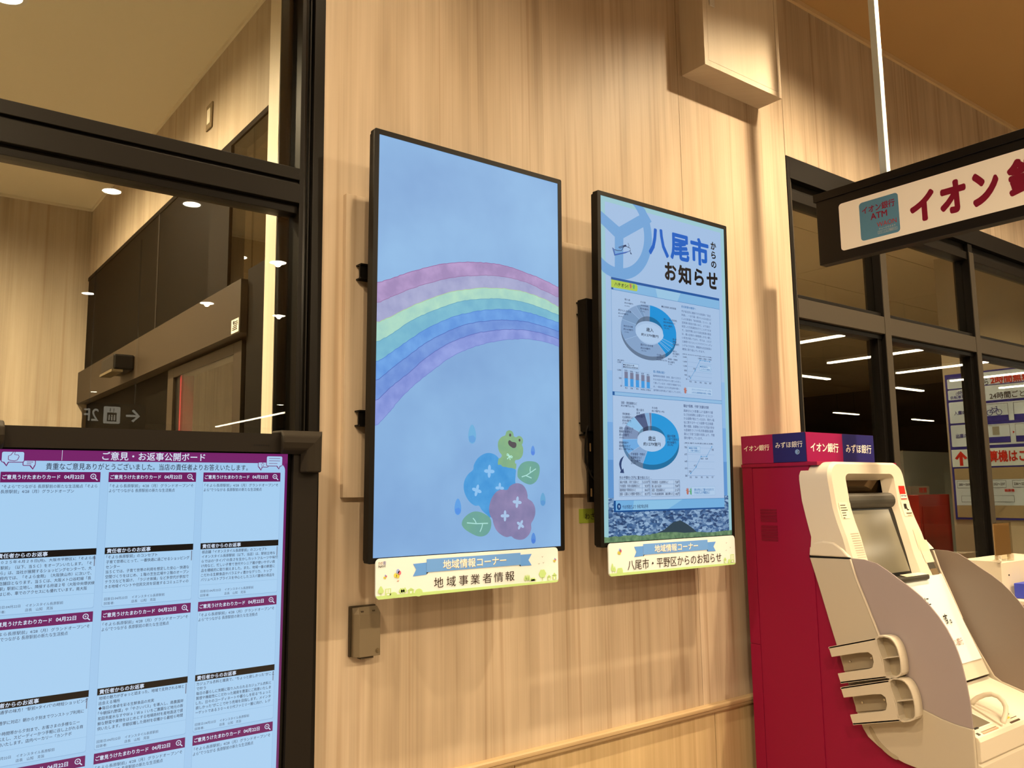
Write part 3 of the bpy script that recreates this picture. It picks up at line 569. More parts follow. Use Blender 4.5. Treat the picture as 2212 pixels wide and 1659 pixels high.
for i in range(len(XM) - 1):
    a = 1.962 if i == 0 else XM[i] + 0.058; b = XM[i + 1]
    rpart('transom', GREYM, a, b, 0.002, 0.10, 2.243, 2.335)
    rpart('transom', DARKM, a, b, 0.018, 0.10, 2.335, 2.358)
    rpart('transom_groove', BLACK, a, b, 0.022, 0.10, 2.218, 2.243, 0)
    MB().box(a, b, 0.046, 0.052, 2.356, 2.82).build('pane', GLASS, w2)
    MB().box(a, b, 0.046, 0.052, 0.06, 2.22).build('pane', GLASS, w2)
    rpart('sill', BLACK, a, b, 0.004, 0.10, 0, 0.06)
    if i < 4:
        rpart('stile', BLACK, b - 0.035, b, 0.026, 0.09, 0.06, 2.22)

# ---- entrance hall behind the right glazing
MB().box(-0.42, 14, 0.30, 9.0, -0.1, 0).build('floor_hall', mat('hall_floor', (205, 195, 180), 0.4), kind='structure')
ch = struct('ceiling_hall')
MB().box(-0.42, 14, 0.30, 9.0, 3.335, 3.45).build('backing', mat('panel_gap'), ch)
proto = None
HC = mat('hall_ceiling', (226, 208, 174), 0.8)
for i in range(8):
    for j in range(10):
        x0 = -0.42 + i * 1.80; y0 = 0.30 + j * 0.87
        if proto is None:
            proto = MB().box(x0 + 0.004, x0 + 1.796, y0 + 0.004, y0 + 0.866, 3.325, 3.335).build('ceiling_panel', HC, ch)
        else:
            c = proto.copy(); c.location = (i * 1.80, j * 0.87, 0); COL.objects.link(c)
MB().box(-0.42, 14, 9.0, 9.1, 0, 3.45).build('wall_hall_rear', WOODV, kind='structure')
MB().box(5.503, 5.60, 0.10, 1.02, 0, 3.325).build('wall_hall_right', mat('hall_white_wall', (196, 182, 156), 0.7), kind='structure')
MB().box(5.60, 6.60, 1.45, 1.50, 0, 1.758).build('wall_hall_partition', mat('frosted_grey', (150, 150, 140), 0.6), kind='structure')
MB().box(14, 14.1, 0.3, 9, 0, 3.45).build('wall_hall_far', mat('hall_dark', (70, 60, 48), 0.8), kind='structure')

# ---- lamps
def downlight(loc, power, label, grp, big=0.06, bright=30.0, cone=120, blend=0.75, soft=0.035):
    x, y, z = loc
    t = thing('downlight', (x, y, z), label, 'downlight', grp)
    MB().lathe([(big + 0.014, -0.003), (big + 0.014, 0.0), (big, 0.0), (big, -0.004), (big + 0.014, -0.003)], (x, y, z), n=24, cap=False).build('trim_ring', mat('lamp_trim', (230, 225, 215), 0.4), t)
    MB().lathe([(big - 0.002, -0.0015), (big - 0.002, 0.0)], (x, y, z), n=24).build('lens', lamp_mat('lamp_lens_%d' % bright, (1.0, 0.9, 0.72), bright), t)
    ld = bpy.data.lights.new('beam', 'SPOT'); ld.energy = power; ld.color = LAMP; ld.shadow_soft_size = soft; ld.spot_size = math.radians(cone); ld.spot_blend = blend
    lo = bpy.data.objects.new('beam', ld); COL.objects.link(lo); lo.parent = t; lo.location = (0, 0, -0.014)
    return t
for x, k, w in ((-4.2, 1.0, 'left of the feedback screen, added to brighten from the left'), (-2.2, 0.95, 'over the feedback screen'), (-0.35, 0.42, 'in front of the rainbow screen'), (1.86, 1.25, 'over the cash machine'), (3.62, 0.6, 'over the white dispenser'), (5.4, 0.6, 'over the far end of the glazing')):  # the leftmost is an unseen lamp added to brighten what faces left
    downlight((x, -1.0, 3.868), P_WALL * k, 'recessed warm downlight in the tan ceiling ' + w, 'downlights along the panelled wall', bright=8.0, cone=142, blend=0.7)
for x, y, w in ((-0.025, -4.713, 'nearest behind the rainbow screen'), (0.581, -4.658, 'beside the one behind the rainbow screen'), (0.552, -8.511, 'left of the pair behind the direction sign'), (2.673, -18.69, 'far behind the direction sign')):
    downlight((x, y, 3.868), 60, 'recessed small store downlight ' + w, 'downlights of the store', big=0.07, bright=45.0, cone=120, blend=0.6, soft=0.03)
for x, y, w in ((1.86, -5.956, 'second from the panelled wall'), (1.867, -8.25, 'behind the hanging direction sign'), (2.90, -8.47, 'beside the one behind the direction sign'), (-1.7, -3.5, 'behind the photographer, added as front fill'), (-3.6, -3.5, 'left of the photographer, added as fill from the left'), (1.86, -3.6, 'nearest behind the cash machine, added as front fill'), (3.7, -3.6, 'between the linear lamps and the panelled wall, added as front fill'), (7.38, -19.28, 'deep in the store')):  # the row nearest the camera is unseen fill, added to light the wall frontally
    downlight((x, y, 3.868), P_STORE, 'recessed warm store downlight ' + w, 'downlights of the store', big=0.085, bright=45.0, cone=160, blend=0.4, soft=0.03)
for x, y, w in ((-1.25, 1.75, 'near the rear corner'), (-2.2, 1.5, 'in the middle'), (-1.2, 0.75, 'close to the glazing')):
    downlight((x, y, 3.059), P_VEST, 'recessed downlight in the cream lobby ceiling ' + w, 'lobby downlights', big=0.05, bright=20.0, cone=168, blend=1.0)
def line_lamp(x, y0, y1, label, grp, z=3.2, along='y', hang=3.87, k=E_LINE):
    c = ((x, (y0 + y1) / 2, z) if along == 'y' else ((y0 + y1) / 2, x, z))
    t = thing('linear_lamp', c, label, 'linear lamp', grp)
    def b(a0, a1, w0, w1, z0, z1):
        return MB().box(x + w0, x + w1, a0, a1, z0, z1) if along == 'y' else MB().box(a0, a1, x + w0, x + w1, z0, z1)
    b(y0, y1, -0.035, 0.035, z + 0.012, z + 0.05).build('housing', mat('lamp_housing', (220, 214, 200), 0.5), t)
    b(y0 + 0.01, y1 - 0.01, -0.03, 0.03, z - 0.01, z + 0.012).build('diffuser', lamp_mat('line_diffuser', (1.0, 0.84, 0.58), k), t)
    for f in (0.15, 0.85):
        yy = y0 + (y1 - y0) * f
        b(yy - 0.004, yy + 0.004, -0.004, 0.004, z + 0.05, hang).build('hanger', STEEL, t)
    return t
names = ['first', 'second', 'third', 'fourth', 'fifth', 'sixth']
for i, x in enumerate((5.62, 7.45, 9.27, 11.15, 12.90, 14.75)):
    line_lamp(x, -4.26, -2.91, 'suspended linear lamp, %s of the row running into the store' % names[i], 'linear lamps in the store')
line_lamp(5.62, -19.1, -14.6, 'long suspended linear lamp deep in the store, mirrored in the lobby glass', 'linear lamps in the store')
for i, (y, a, b_) in enumerate(((-5.25, 10.04, 10.9), (-5.25, 13.0, 13.95), (-8.62, 16.5, 17.55), (-8.65, 20.2, 21.3))):
    line_lamp(y, a, b_, 'cross-running linear lamp, %s from the glazing' % names[i], 'cross lamps in the store', along='x')
downlight((2.6, 2.4, 3.324), 2600, 'recessed downlight in the panelled hall ceiling near the glazing', 'hall downlights')
downlight((4.6, 0.75, 3.324), 95, 'recessed downlight in the panelled hall ceiling beside the parking price board', 'hall downlights')
downlight((0.8, 4.2, 3.324), 500, 'recessed downlight in the hall ceiling seen through the lobby door', 'hall downlights')

# ------------------------------------------------------------------ wall-mounted displays
TVW, TVH = 0.6805, 1.2096
def tv(name, xc, zc, tilt, label):
    V = Vector((0, math.sin(tilt), -math.cos(tilt)))
    f = Face(Vector((xc, -0.15, zc)) - V * (TVH / 2) - Vector((TVW / 2, 0, 0)), (1, 0, 0), V)
    t = thing(name, (xc, -0.10, zc - 0.62), label, 'display')
    b = 0.0155
    outer = rrect(-b, -b, TVW + b, TVH + b, 0.005, 3); inner = rrect(0, 0, TVW, TVH, 0.0006, 3)
    # bezel ring with a small lip in front of the panel
    m = MB(); n = len(outer)
    rows = [[f.p(*q, 0.0) for q in inner], [f.p(*q, 0.0025) for q in inner], [f.p(*q, 0.0025) for q in outer], [f.p(*q, -0.022) for q in outer]]
    for i in range(3):
        m.add(rows[i] + rows[i + 1], [(k, (k + 1) % n, n + (k + 1) % n, n + k) for k in range(n)])
    m.build('bezel', BLACK, t)
    f.slab(rrect(-b + 0.004, -b + 0.004, TVW + b - 0.004, TVH + b - 0.004, 0.006, 3), -0.034, -0.006, 'back_cover', BLACK, t)
    f.slab(rrect(0.10, 0.28, TVW - 0.10, TVH - 0.12, 0.02, 3), -0.072, -0.034, 'electronics_housing', BLACK, t)
    return f, t

# ---- rainbow screen
f1, tv1 = tv('wall_display', 0.0, 1.88, 0.018164, 'portrait wall screen showing a watercolour rainbow and a frog on hydrangeas')
def sky_mat():
    m = bpy.data.materials.new('screen_sky'); m.use_nodes = True; nt = m.node_tree; N = nt.nodes; L = nt.links
    b = N['Principled BSDF']; b.inputs['Base Color'].default_value = (0.004, 0.004, 0.004, 1); b.inputs['Roughness'].default_value = 0.4; b.inputs['Specular IOR Level'].default_value = 0.1
    tc = N.new('ShaderNodeTexCoord'); n = N.new('ShaderNodeTexNoise'); n.inputs['Scale'].default_value = 2.4; n.inputs['Detail'].default_value = 4
    L.new(tc.outputs['Object'], n.inputs['Vector'])
    r = N.new('ShaderNodeValToRGB'); r.color_ramp.elements[0].position = 0.3; r.color_ramp.elements[0].color = (*lin((124, 163, 212)), 1)
    r.color_ramp.elements[1].position = 0.72; r.color_ramp.elements[1].color = (*lin((148, 192, 233)), 1)
    L.new(n.outputs['Fac'], r.inputs[0]); L.new(r.outputs[0], b.inputs['Emission Color']); b.inputs['Emission Strength'].default_value = 1.0
    return m
scr1 = f1.poly(f1.rect(0, 0, TVW, TVH), 0.0004, 'screen', sky_mat(), tv1)
def watercolour(key, c0, c1, sc=22):
    if key in _m: return _m[key]
    m = bpy.data.materials.new(key); m.use_nodes = True; nt = m.node_tree; N = nt.nodes; L = nt.links
    b = N['Principled BSDF']; b.inputs['Base Color'].default_value = (0.004, 0.004, 0.004, 1); b.inputs['Roughness'].default_value = 0.4; b.inputs['Specular IOR Level'].default_value = 0.1
    tc = N.new('ShaderNodeTexCoord'); n = N.new('ShaderNodeTexNoise'); n.inputs['Scale'].default_value = sc; n.inputs['Detail'].default_value = 5
    L.new(tc.outputs['Object'], n.inputs['Vector'])
    r = N.new('ShaderNodeValToRGB'); r.color_ramp.elements[0].position = 0.35; r.color_ramp.elements[0].color = (*lin(c0), 1)
    r.color_ramp.elements[1].position = 0.68; r.color_ramp.elements[1].color = (*lin(c1), 1)
    L.new(n.outputs['Fac'], r.inputs[0]); L.new(r.outputs[0], b.inputs['Emission Color']); b.inputs['Emission Strength'].default_value = 1.0
    m.cycles.emission_sampling = 'NONE'
    _m[key] = m
    return m
bandc = [((158, 136, 184), (182, 156, 204)), ((154, 158, 200), (172, 176, 212)), ((158, 206, 196), (178, 222, 198)), ((112, 176, 204), (126, 190, 210)),
         ((94, 148, 220), (112, 166, 230)), ((104, 140, 212), (122, 158, 222)), ((124, 142, 212), (146, 162, 226))]
edgec = [(150, 90, 150), (150, 110, 160), (176, 206, 150), (96, 160, 190), (80, 130, 210), (76, 104, 186), (88, 104, 184), (110, 120, 200)]
def jitter(pts, a):
    return [(min(max(u, 0.0), TVW), v + random.uniform(-a, a)) for u, v in pts]
lines = []
for i in range(8):
    p = smooth_poly([(min(max(u, 0), TVW), v) for u, v in DATA['rb%d' % i]], 7, closed=False)
    p[0] = (0.0, p[0][1]); p[-1] = (TVW, p[-1][1])
    lines.append(jitter(p, 0.0011))
for i in range(7):
    a, b = lines[i], lines[i + 1]
    n = 66; ra = [a[int(j * (len(a) - 1) / n)] for j in range(n + 1)]; rb = [b[int(j * (len(b) - 1) / n)] for j in range(n + 1)]
    me = MB(); me.add([f1.p(*q, 0.0008) for q in ra] + [f1.p(*q, 0.0008) for q in rb], [(j, j + n + 1, j + n + 2, j + 1) for j in range(n)])
    me.build('rainbow_band', watercolour('rainbow_%d' % i, *bandc[i]), scr1, flat=True)
    f1.poly(stroke(a, 0.0016), 0.001, 'band_outline', emit(edgec[i]), scr1)
f1.poly(stroke(lines[7], 0.0012), 0.001, 'band_outline', emit(edgec[7]), scr1)
f1.poly(smooth_poly(DATA['hyd_blue'], 4), 0.0008, 'hydrangea', watercolour('hyd_blue', (66, 148, 214), (84, 162, 222)), scr1)
f1.poly(smooth_poly(DATA['frog'], 3), 0.0010, 'frog', watercolour('frog', (126, 172, 136), (140, 182, 134)), scr1)
f1.poly(smooth_poly(DATA['hyd_pink'], 4), 0.0012, 'hydrangea', watercolour('hyd_pink', (128, 124, 166), (146, 136, 178)), scr1)
f1.poly(smooth_poly(DATA['leaf1'], 4), 0.0010, 'leaf', watercolour('leaf', (106, 162, 156), (114, 170, 150)), scr1)
f1.poly(smooth_poly(DATA['leaf2'], 4), 0.0010, 'leaf', watercolour('leaf'  , (0, 0, 0), (0, 0, 0)), scr1)
f1.polys([stroke(DATA[k], 0.0032) for k in ('v1a', 'v1b', 'v1c', 'v2a', 'v2b', 'v2c')], 0.0014, 'leaf_veins', emit((170, 222, 216)), scr1)
f1.polys([stroke(DATA[k], 0.003) for k in ('bow1', 'bow2', 'bow3', 'bow4')], 0.0014, 'bow', emit((180, 236, 220)), scr1)
f1.poly(smooth_poly(DATA['mouth'], 4), 0.0014, 'mouth', emit((88, 82, 88)), scr1)
e = DATA['eyes']
for i in (0, 3):
    f1.poly(circle(e[i][0], e[i][1], abs(e[i + 1][0] - e[i][0]), abs(e[i + 2][1] - e[i][1]), 14), 0.0014, 'eye', emit((84, 78, 84)), scr1)
for i, (u, v) in enumerate(DATA['crosses']):
    a0 = (0.05, 0.3, 0.05, 0.12, 0.02, 0.55)[i]; s = (0.0190, 0.0175, 0.0160, 0.0172, 0.0162, 0.0155)[i]; ps = []
    for k in range(4):
        if i == 2 and k == 1: continue
        a = a0 + k * math.pi / 2; cx, cy = u + math.cos(a) * s * 0.5, v + math.sin(a) * s * 0.5
        ps.append([(cx + math.cos(a) * x - math.sin(a) * y, cy + math.sin(a) * x + math.cos(a) * y) for x, y in circle(0, 0, s * 0.55, s * 0.30, 12)])
    f1.polys(ps, 0.0011 if i < 3 else 0.0014, 'floret', emit((142, 194, 240) if i < 3 else (168, 196, 230)), scr1)
for (u, v), h, w, c in zip(DATA['drops'], (0.058, 0.031, 0.0485, 0.0425, 0.034), (0.035, 0.0205, 0.029, 0.0265, 0.0225), ((112, 176, 220), (98, 150, 224), (96, 160, 228), (104, 166, 210), (88, 142, 216))):
    pts = []
    for k in range(24):
        a = 2 * math.pi * k / 24; y = -math.cos(a); r = math.sin(a) * (0.62 + 0.38 * (y + 1) / 2)
        pts.append((u + r * w / 2, v + y * h / 2))
    f1.poly(pts, 0.001, 'raindrop', emit(c), scr1)
    f1.poly([(u - w * 0.36, v + h * 0.12), (u + w * 0.1, v + h * 0.05), (u + w * 0.38, v + h * 0.2), (u + w * 0.3, v + h * 0.37), (u, v + h * 0.47), (u - w * 0.3, v + h * 0.38)], 0.0013, 'raindrop_shade', emit((max(c[0] - 10, 0), max(c[1] - 14, 0), c[2])), scr1)

# ---- city notice screen
f2, tv2 = tv('wall_display', 0.875947, 1.88045, 0.023684, 'portrait wall screen showing a blue city budget notice with two ring charts')
def city_mat():
    m = bpy.data.materials.new('screen_city'); m.use_nodes = True; nt = m.node_tree; N = nt.nodes; L = nt.links
    b = N['Principled BSDF']; b.inputs['Base Color'].default_value = (0.004, 0.004, 0.004, 1); b.inputs['Roughness'].default_value = 0.4; b.inputs['Specular IOR Level'].default_value = 0.1
    tc = N.new('ShaderNodeTexCoord'); mp = N.new('ShaderNodeMapping'); mp.inputs['Scale'].default_value = (70, 1, 150)
    L.new(tc.outputs['Object'], mp.inputs['Vector'])
    v = N.new('ShaderNodeTexVoronoi'); v.inputs['Scale'].default_value = 1.0; L.new(mp.outputs[0], v.inputs['Vector'])
    n = N.new('ShaderNodeTexNoise'); n.inputs['Scale'].default_value = 14; n.inputs['Detail'].default_value = 6; L.new(tc.outputs['Object'], n.inputs['Vector'])
    r = N.new('ShaderNodeValToRGB'); e = r.color_ramp.elements
    e[0].position = 0.15; e[0].color = (*lin((28, 52, 92)), 1); e[1].position = 0.85; e[1].color = (*lin((150, 182, 214)), 1)
    q = e.new(0.45); q.color = (*lin((60, 98, 146)), 1)
    sp = N.new('ShaderNodeSeparateColor'); L.new(v.outputs['Color'], sp.inputs[0])
    mx = N.new('ShaderNodeMath'); mx.operation = 'MULTIPLY_ADD'; mx.inputs[1].default_value = 0.6
    k = N.new('ShaderNodeMath'); k.operation = 'MULTIPLY'; k.inputs[1].default_value = 0.45; L.new(n.outputs['Fac'], k.inputs[0])
    L.new(sp.outputs[0], mx.inputs[0]); L.new(k.outputs[0], mx.inputs[2]); L.new(mx.outputs[0], r.inputs[0])
    L.new(r.outputs[0], b.inputs['Emission Color']); b.inputs['Emission Strength'].default_value = 1.0
    m.cycles.emission_sampling = 'NONE'
    return m
scr2 = f2.poly(f2.rect(0, 0, TVW, TVH), 0.0004, 'screen', emit((150, 196, 206), mis=True), tv2)
A = scr2
def P2(pts, n, name, c, **k): return f2.poly(pts, n, name, emit(c), A, **k)
# backdrop bands of the page, photograph of the town at the foot
P2(f2.rect(0.022, 0.018, TVW - 0.020, 0.62), 0.0006, 'page', (158, 188, 224))
P2(f2.rect(0.022, 0.62, TVW - 0.020, 0.80), 0.0006, 'page', (140, 182, 226))
P2(f2.rect(0.022, 0.80, TVW - 0.020, 0.93), 0.0006, 'page', (116, 166, 220))
P2(f2.rect(0.022, 0.93, TVW - 0.020, 1.06), 0.0006, 'page', (92, 146, 206))
f2.poly(f2.rect(0.022, 1.06, TVW - 0.016, TVH), 0.0006, 'town_photograph', city_mat(), A)
P2([(0.25, 1.19), (0.30, 1.176), (0.345, 1.152), (0.385, 1.146), (0.42, 1.160), (0.455, 1.178), (0.48, 1.195)], 0.0008, 'hill', (44, 66, 80))
tl = DATA['trees']
treesm = watercolour('tree_line', (78, 112, 84), (116, 150, 110), 60)
f2.poly([(0.0, TVH), (0.0, 1.190)] + jitter(smooth_poly([(min(max(u, 0.02), 0.66), v) for u, v in tl], 5, False), 0.002) + [(TVW, 1.192), (TVW, TVH)], 0.001, 'tree_line', treesm, A)
# emblem: ring and three-armed bar
def clip(pts): return [(min(max(u, 0.0), TVW), max(v, 0.0)) for u, v in pts]
cu, cv, Ro, Ri = 0.082, 0.112, 0.1785, 0.138
EMB = (108, 160, 212)
n = 60
ro = circle(cu, cv, Ro, Ro, n); ri = circle(cu, cv, Ri, Ri, n)
run = []
for q in ring(ro, ri) + [None]:
    ok = q is not None and max(p[0] for p in q) > 0 and max(p[1] for p in q) > 0.0
    if ok: run.append(clip(q))
    elif run:
        f2.polys(run, 0.0008, 'emblem_ring', emit(EMB), A); run = []
ya = clip(DATA['yarm'])
f2.poly(ya, 0.0010, 'emblem_bars', emit(EMB), A)
NAVY = (40, 56, 96)
f2.polys([stroke(DATA['plane1'] + [DATA['plane1'][0]], 0.0022), stroke(DATA['plane2'] + [DATA['plane2'][0]], 0.0022), stroke(DATA['plane3'], 0.0018), stroke(DATA['plane4'], 0.0018)], 0.0014, 'aeroplane_outline', emit(NAVY), A)
p1 = DATA['plane1']
P2([p1[0], p1[1], (p1[9][0] + 0.004, p1[9][1] - 0.004), p1[9]], 0.0016, 'aeroplane_tail', (70, 110, 180))
P2([p1[9], (p1[8][0], p1[8][1]), (p1[7][0] - 0.002, p1[7][1] + 0.002), (p1[8][0], p1[8][1] - 0.004), (p1[9][0], p1[9][1] - 0.004)], 0.0016, 'aeroplane_belly', (50, 100, 190))
for r in TEXT['tv2_blue']: letters(f2, [r], 0.0014, 'letter', emit((0, 92, 190)), A, bold=0.034)
for r in TEXT['tv2_black']: letters(f2, [r], 0.0014, 'letter', emit((22, 18, 22)), A, bold=0.036)
box_c = (166, 192, 224)
P2(f2.rect(0.0475, 0.330, 0.640, 0.6930), 0.0010, 'chart_box', (162, 190, 224))
P2(f2.rect(0.0475, 0.706, 0.640, 1.069), 0.0010, 'chart_box', (168, 194, 226))
P2(f2.rect(0.0475, 0.2878, 0.640, 0.2972), 0.0012, 'title_rule', (24, 84, 156))
P2(f2.rect(0.0475, 0.2972, 0.640, 0.3315), 0.0012, 'title_strip', (126, 178, 220))
P2([(0.275, 0.2972), (0.413, 0.2972), (0.394, 0.3315), (0.285, 0.3315)], 0.0013, 'title_strip_tint', (150, 194, 224))
f2.polys([f2.rect(0.0475, 0.3308, 0.640, 0.3322), f2.rect(0.0475, 0.6925, 0.640, 0.694), f2.rect(0.0475, 0.7050, 0.640, 0.7065), f2.rect(0.0475, 0.331, 0.0485, 1.069), f2.rect(0.639, 0.297, 0.640, 1.069), f2.rect(0.0475, 1.0685, 0.640, 1.070)], 0.0014, 'frame_lines', emit((72, 130, 186)), A)
P2(f2.rect(0.0475, 0.6935, 0.640, 0.7055), 0.0012, 'divider_strip', (140, 184, 222))
P2(f2.rect(0.0475, 0.6935, 0.058, 0.7055), 0.0014, 'divider_block', (36, 86, 150))
P2(f2.rect(0.0475, 0.290, 0.058, 0.3315), 0.0014, 'divider_block', (36, 86, 150))
P2([(0.0475, 0.2965), (0.173, 0.2965), (0.180, 0.303), (0.180, 0.317), (0.175, 0.3225), (0.0475, 0.3245)], 0.0016, 'tag', (170, 196, 78))
letters(f2, TEXT['tv2_tag'], 0.0018, 'lettering', emit((30, 40, 40)), A, bold=0.02)
def hand(u, v, s, c, flip):
    ps = [circle(u, v + s * 0.15, s * 0.34, s * 0.42, 12)]
    for a, l in ((-0.9, 0.75), (-0.4, 0.95), (0.0, 1.0), (0.4, 0.9), (1.2, 0.7)):
        a *= flip; ps.append(stroke([(u, v), (u + math.sin(a) * s * l * 0.8, v - math.cos(a) * s * l * 0.8)], s * 0.2))
    f2.polys(ps, 0.0018, 'hand_mark', emit(c), A)
for (k, s) in (('hands', 0.013), ('hands1', 0.017), ('hands2', 0.018)):
    (a, b), (c, d) = DATA[k][:2]
    hand(a, b, s, (178, 112, 100), 1); hand(c, d, s, (92, 168, 120), -1)
# ring charts
def sector(cx, cy, ro, rv, ri, riv, a0, a1, c, n0, name='chart_segment'):
    k = max(3, int(abs(a1 - a0) / 0.12))
    me = MB(); V = []
    for i in range(k + 1):
        a = a0 + (a1 - a0) * i / k
        V.append(f2.p(cx + ro * math.sin(a), cy - rv * math.cos(a), n0)); V.append(f2.p(cx + ri * math.sin(a), cy - riv * math.cos(a), n0))
    me.add(V, [(2 * i, 2 * i + 1, 2 * i + 3, 2 * i + 2) for i in range(k)])
    return me.build(name, emit(c), A, flat=True)
def ang(cx, cy, rx, ry, p):
    return math.atan2((p[0] - cx) / rx, -(p[1] - cy) / ry) % (2 * math.pi)
def donut(cx, cy, rx, ry, ix, iy, icy, th, segs, drop):
    # thickness below, inner shade, top face
    full = [(a0, a1, c) for a0, a1, c in segs]
    for a0, a1, c in full:
        dk = tuple(int(v * 0.74) for v in c)
        b0, b1 = max(a0, math.pi * 0.47), min(a1, math.pi * 1.53)
        if b1 > b0:
            k = max(2, int((b1 - b0) / 0.12)); V = []
            for i in range(k + 1):
                a = b0 + (b1 - b0) * i / k
                V.append(f2.p(cx + rx * math.sin(a), cy - ry * math.cos(a), 0.0014)); V.append(f2.p(cx + rx * math.sin(a), cy - ry * math.cos(a) + th, 0.0014))
            MB().add(V, [(2 * i, 2 * i + 1, 2 * i + 3, 2 * i + 2) for i in range(k)]).build('chart_rim', emit(dk), A, flat=True)
        sector(cx, cy, rx, ry, ix, iy, a0, a1, c, 0.0016)
        # inner wall of the ring seen above the hole
        if a0 < math.pi * 0.5 or a1 > math.pi * 1.5:
            q0, q1 = (a0, min(a1, math.pi * 0.5)) if a0 < math.pi * 0.5 else (max(a0, math.pi * 1.5), a1)
            k = max(2, int((q1 - q0) / 0.1)); V = []
            for i in range(k + 1):
                a = q0 + (q1 - q0) * i / k
                V.append(f2.p(cx + ix * math.sin(a), cy - iy * math.cos(a), 0.0018)); V.append(f2.p(cx + ix * math.sin(a), cy - iy * math.cos(a) + drop * abs(math.cos(a)) , 0.0018))
            MB().add(V, [(2 * i, 2 * i + 1, 2 * i + 3, 2 * i + 2) for i in range(k)]).build('chart_inner_wall', emit(dk), A, flat=True)
    for a0, a1, c in full:
        f2.poly(stroke([(cx + rx * math.sin(a0), cy - ry * math.cos(a0)), (cx + ix * math.sin(a0), cy - iy * math.cos(a0))], 0.0012), 0.002, 'chart_divider', emit((160, 192, 226)), A)
B1, B2, G1, G2 = (20, 142, 212), (40, 150, 216), (130, 160, 198), (118, 150, 188)
cx, cy, rx, ry = 0.238, 0.4594, 0.1452, 0.0946
ac = [ang(cx, cy, rx, ry, p) for p in DATA['d1c']]
pi2 = 2 * math.pi
s1 = [(0.03, ac[6], B1), (ac[6], ac[7], B2), (ac[7], ac[8], B1), (ac[8], ac[9], B2), (ac[9], ac[5], B1), (ac[5], ac[4], G1), (ac[4], ac[0], (126, 158, 198)), (ac[0], ac[1], G2), (ac[1], ac[2], G1), (ac[2], ac[3], G2), (ac[3], pi2 + 0.03, G1)]
donut(cx, cy, rx, ry, 0.0724, 0.052, 0, 0.014, s1, 0.018)
cx, cy, rx, ry = 0.240, 0.8523, 0.1468, 0.0928
ac = [ang(cx, cy, rx, ry, p) for p in DATA['d2c']]
s2 = [(0.0, ac[0], (36, 148, 214)), (ac[0], ac[1], (132, 164, 204)), (ac[1], ac[2], (110, 168, 222)), (ac[2], ac[3], (122, 144, 180)), (ac[3], ac[4], (136, 188, 228)), (ac[4], ac[5], (78, 92, 130)), (ac[5], ac[6], (128, 170, 212)), (ac[6], pi2, (112, 118, 150))]
donut(cx, cy, rx, ry, 0.0726, 0.046, 0, 0.018, s2, 0.016)
for cy_ in (0.470, 0.8625):
    P2([(0.239 + x, cy_ + y) for x, y in [(0.0735 * math.cos(a) , 0.036 * math.sin(a) * (1.0 - 0.12 * math.cos(a) ** 2)) for a in [2 * math.pi * i / 28 for i in range(28)]]], 0.0021, 'chart_centre', (170, 198, 230))
letters(f2, TEXT['tv2_mid'], 0.0024, 'lettering', emit((34, 40, 62)), A, bold=0.016)
letters(f2, TEXT['tv2_small'], 0.0024, 'lettering', emit((44, 56, 92)), A, bold=0.012)
letters(f2, TEXT['tv2_body'], 0.0024, 'lettering', emit((66, 86, 130)), A, bold=0.004)
letters(f2, TEXT['tv2_teal'], 0.0024, 'lettering', emit((36, 108, 170)), A, bold=0.014)
letters(f2, TEXT['tv2_navy'], 0.0024, 'lettering', emit((40, 60, 110)), A, bold=0.014)
# little bar chart
bd = DATA['bars']
for i in range(5):
    (u0, a), (_, b), (_, c), (u1, _) = bd[i * 4:i * 4 + 4]
    u1 = u0 + 0.0168
    P2(f2.rect(u0, a, u1, b), 0.0018, 'chart_bar', (116, 122, 150)); P2(f2.rect(u0, b, u1, c), 0.0018, 'chart_bar', (62, 150, 220))
ax = DATA['axis1']
GRID = (120, 152, 194)
f2.polys([stroke([ax[0], ax[1]], 0.0012), stroke([ax[1], (ax[2][0], ax[1][1])], 0.0012)] + [stroke([(ax[0][0], v), (ax[2][0] - 0.005, v)], 0.0006) for v in (ax[1][1] - 0.028, ax[1][1] - 0.056)], 0.0017, 'chart_axis', emit(GRID), A)
def frame(pts, c, w=0.001):
    u0, v0 = pts[0]; u1, v1 = pts[2]
    f2.poly(f2.rect(u0, v0, u1, v1), 0.0019, 'chart_key', emit((172, 200, 230)), A)
    f2.polys([stroke([(u0, v0), (u1, v0)], w), stroke([(u1, v0), (u1, v1)], w), stroke([(u1, v1), (u0, v1)], w), stroke([(u0, v1), (u0, v0)], w)], 0.0021, 'chart_key_frame', emit(c), A)
frame(DATA['leg1'], (90, 130, 180)); frame(DATA['leg2'], (100, 160, 200)); frame(DATA['leg3'], (100, 160, 200)); frame(DATA['bub1'], (140, 176, 214)); frame(DATA['bub2'], (140, 176, 214))
for axn, lcn, gr in (('axis2', 'lc1', 'grid2'), ('axis3', 'lc2', 'grid3')):
    ax = DATA[axn]; lc = DATA[lcn]; g = DATA[gr]
    f2.polys([stroke([ax[0], ax[1]], 0.0012), stroke([ax[1], (ax[2][0], ax[1][1])], 0.0012)] + [stroke([g[i], (g[i + 1][0], g[i][1])], 0.0006) for i in range(0, len(g), 2)], 0.0017, 'chart_axis', emit(GRID), A)
    f2.polys([stroke([lc[i], lc[i + 1]], 0.0014) for i in range(4)] + [circle(u, v, 0.0028, n=8) for u, v in lc], 0.0022, 'chart_line', emit((60, 140, 196)), A)
f2.poly(smooth_poly(DATA['arrow'][:5], 3, False) + DATA['arrow'][5:], 0.0018, 'arrow_mark', emit((44, 66, 112)), A)
tb = DATA['tbl']
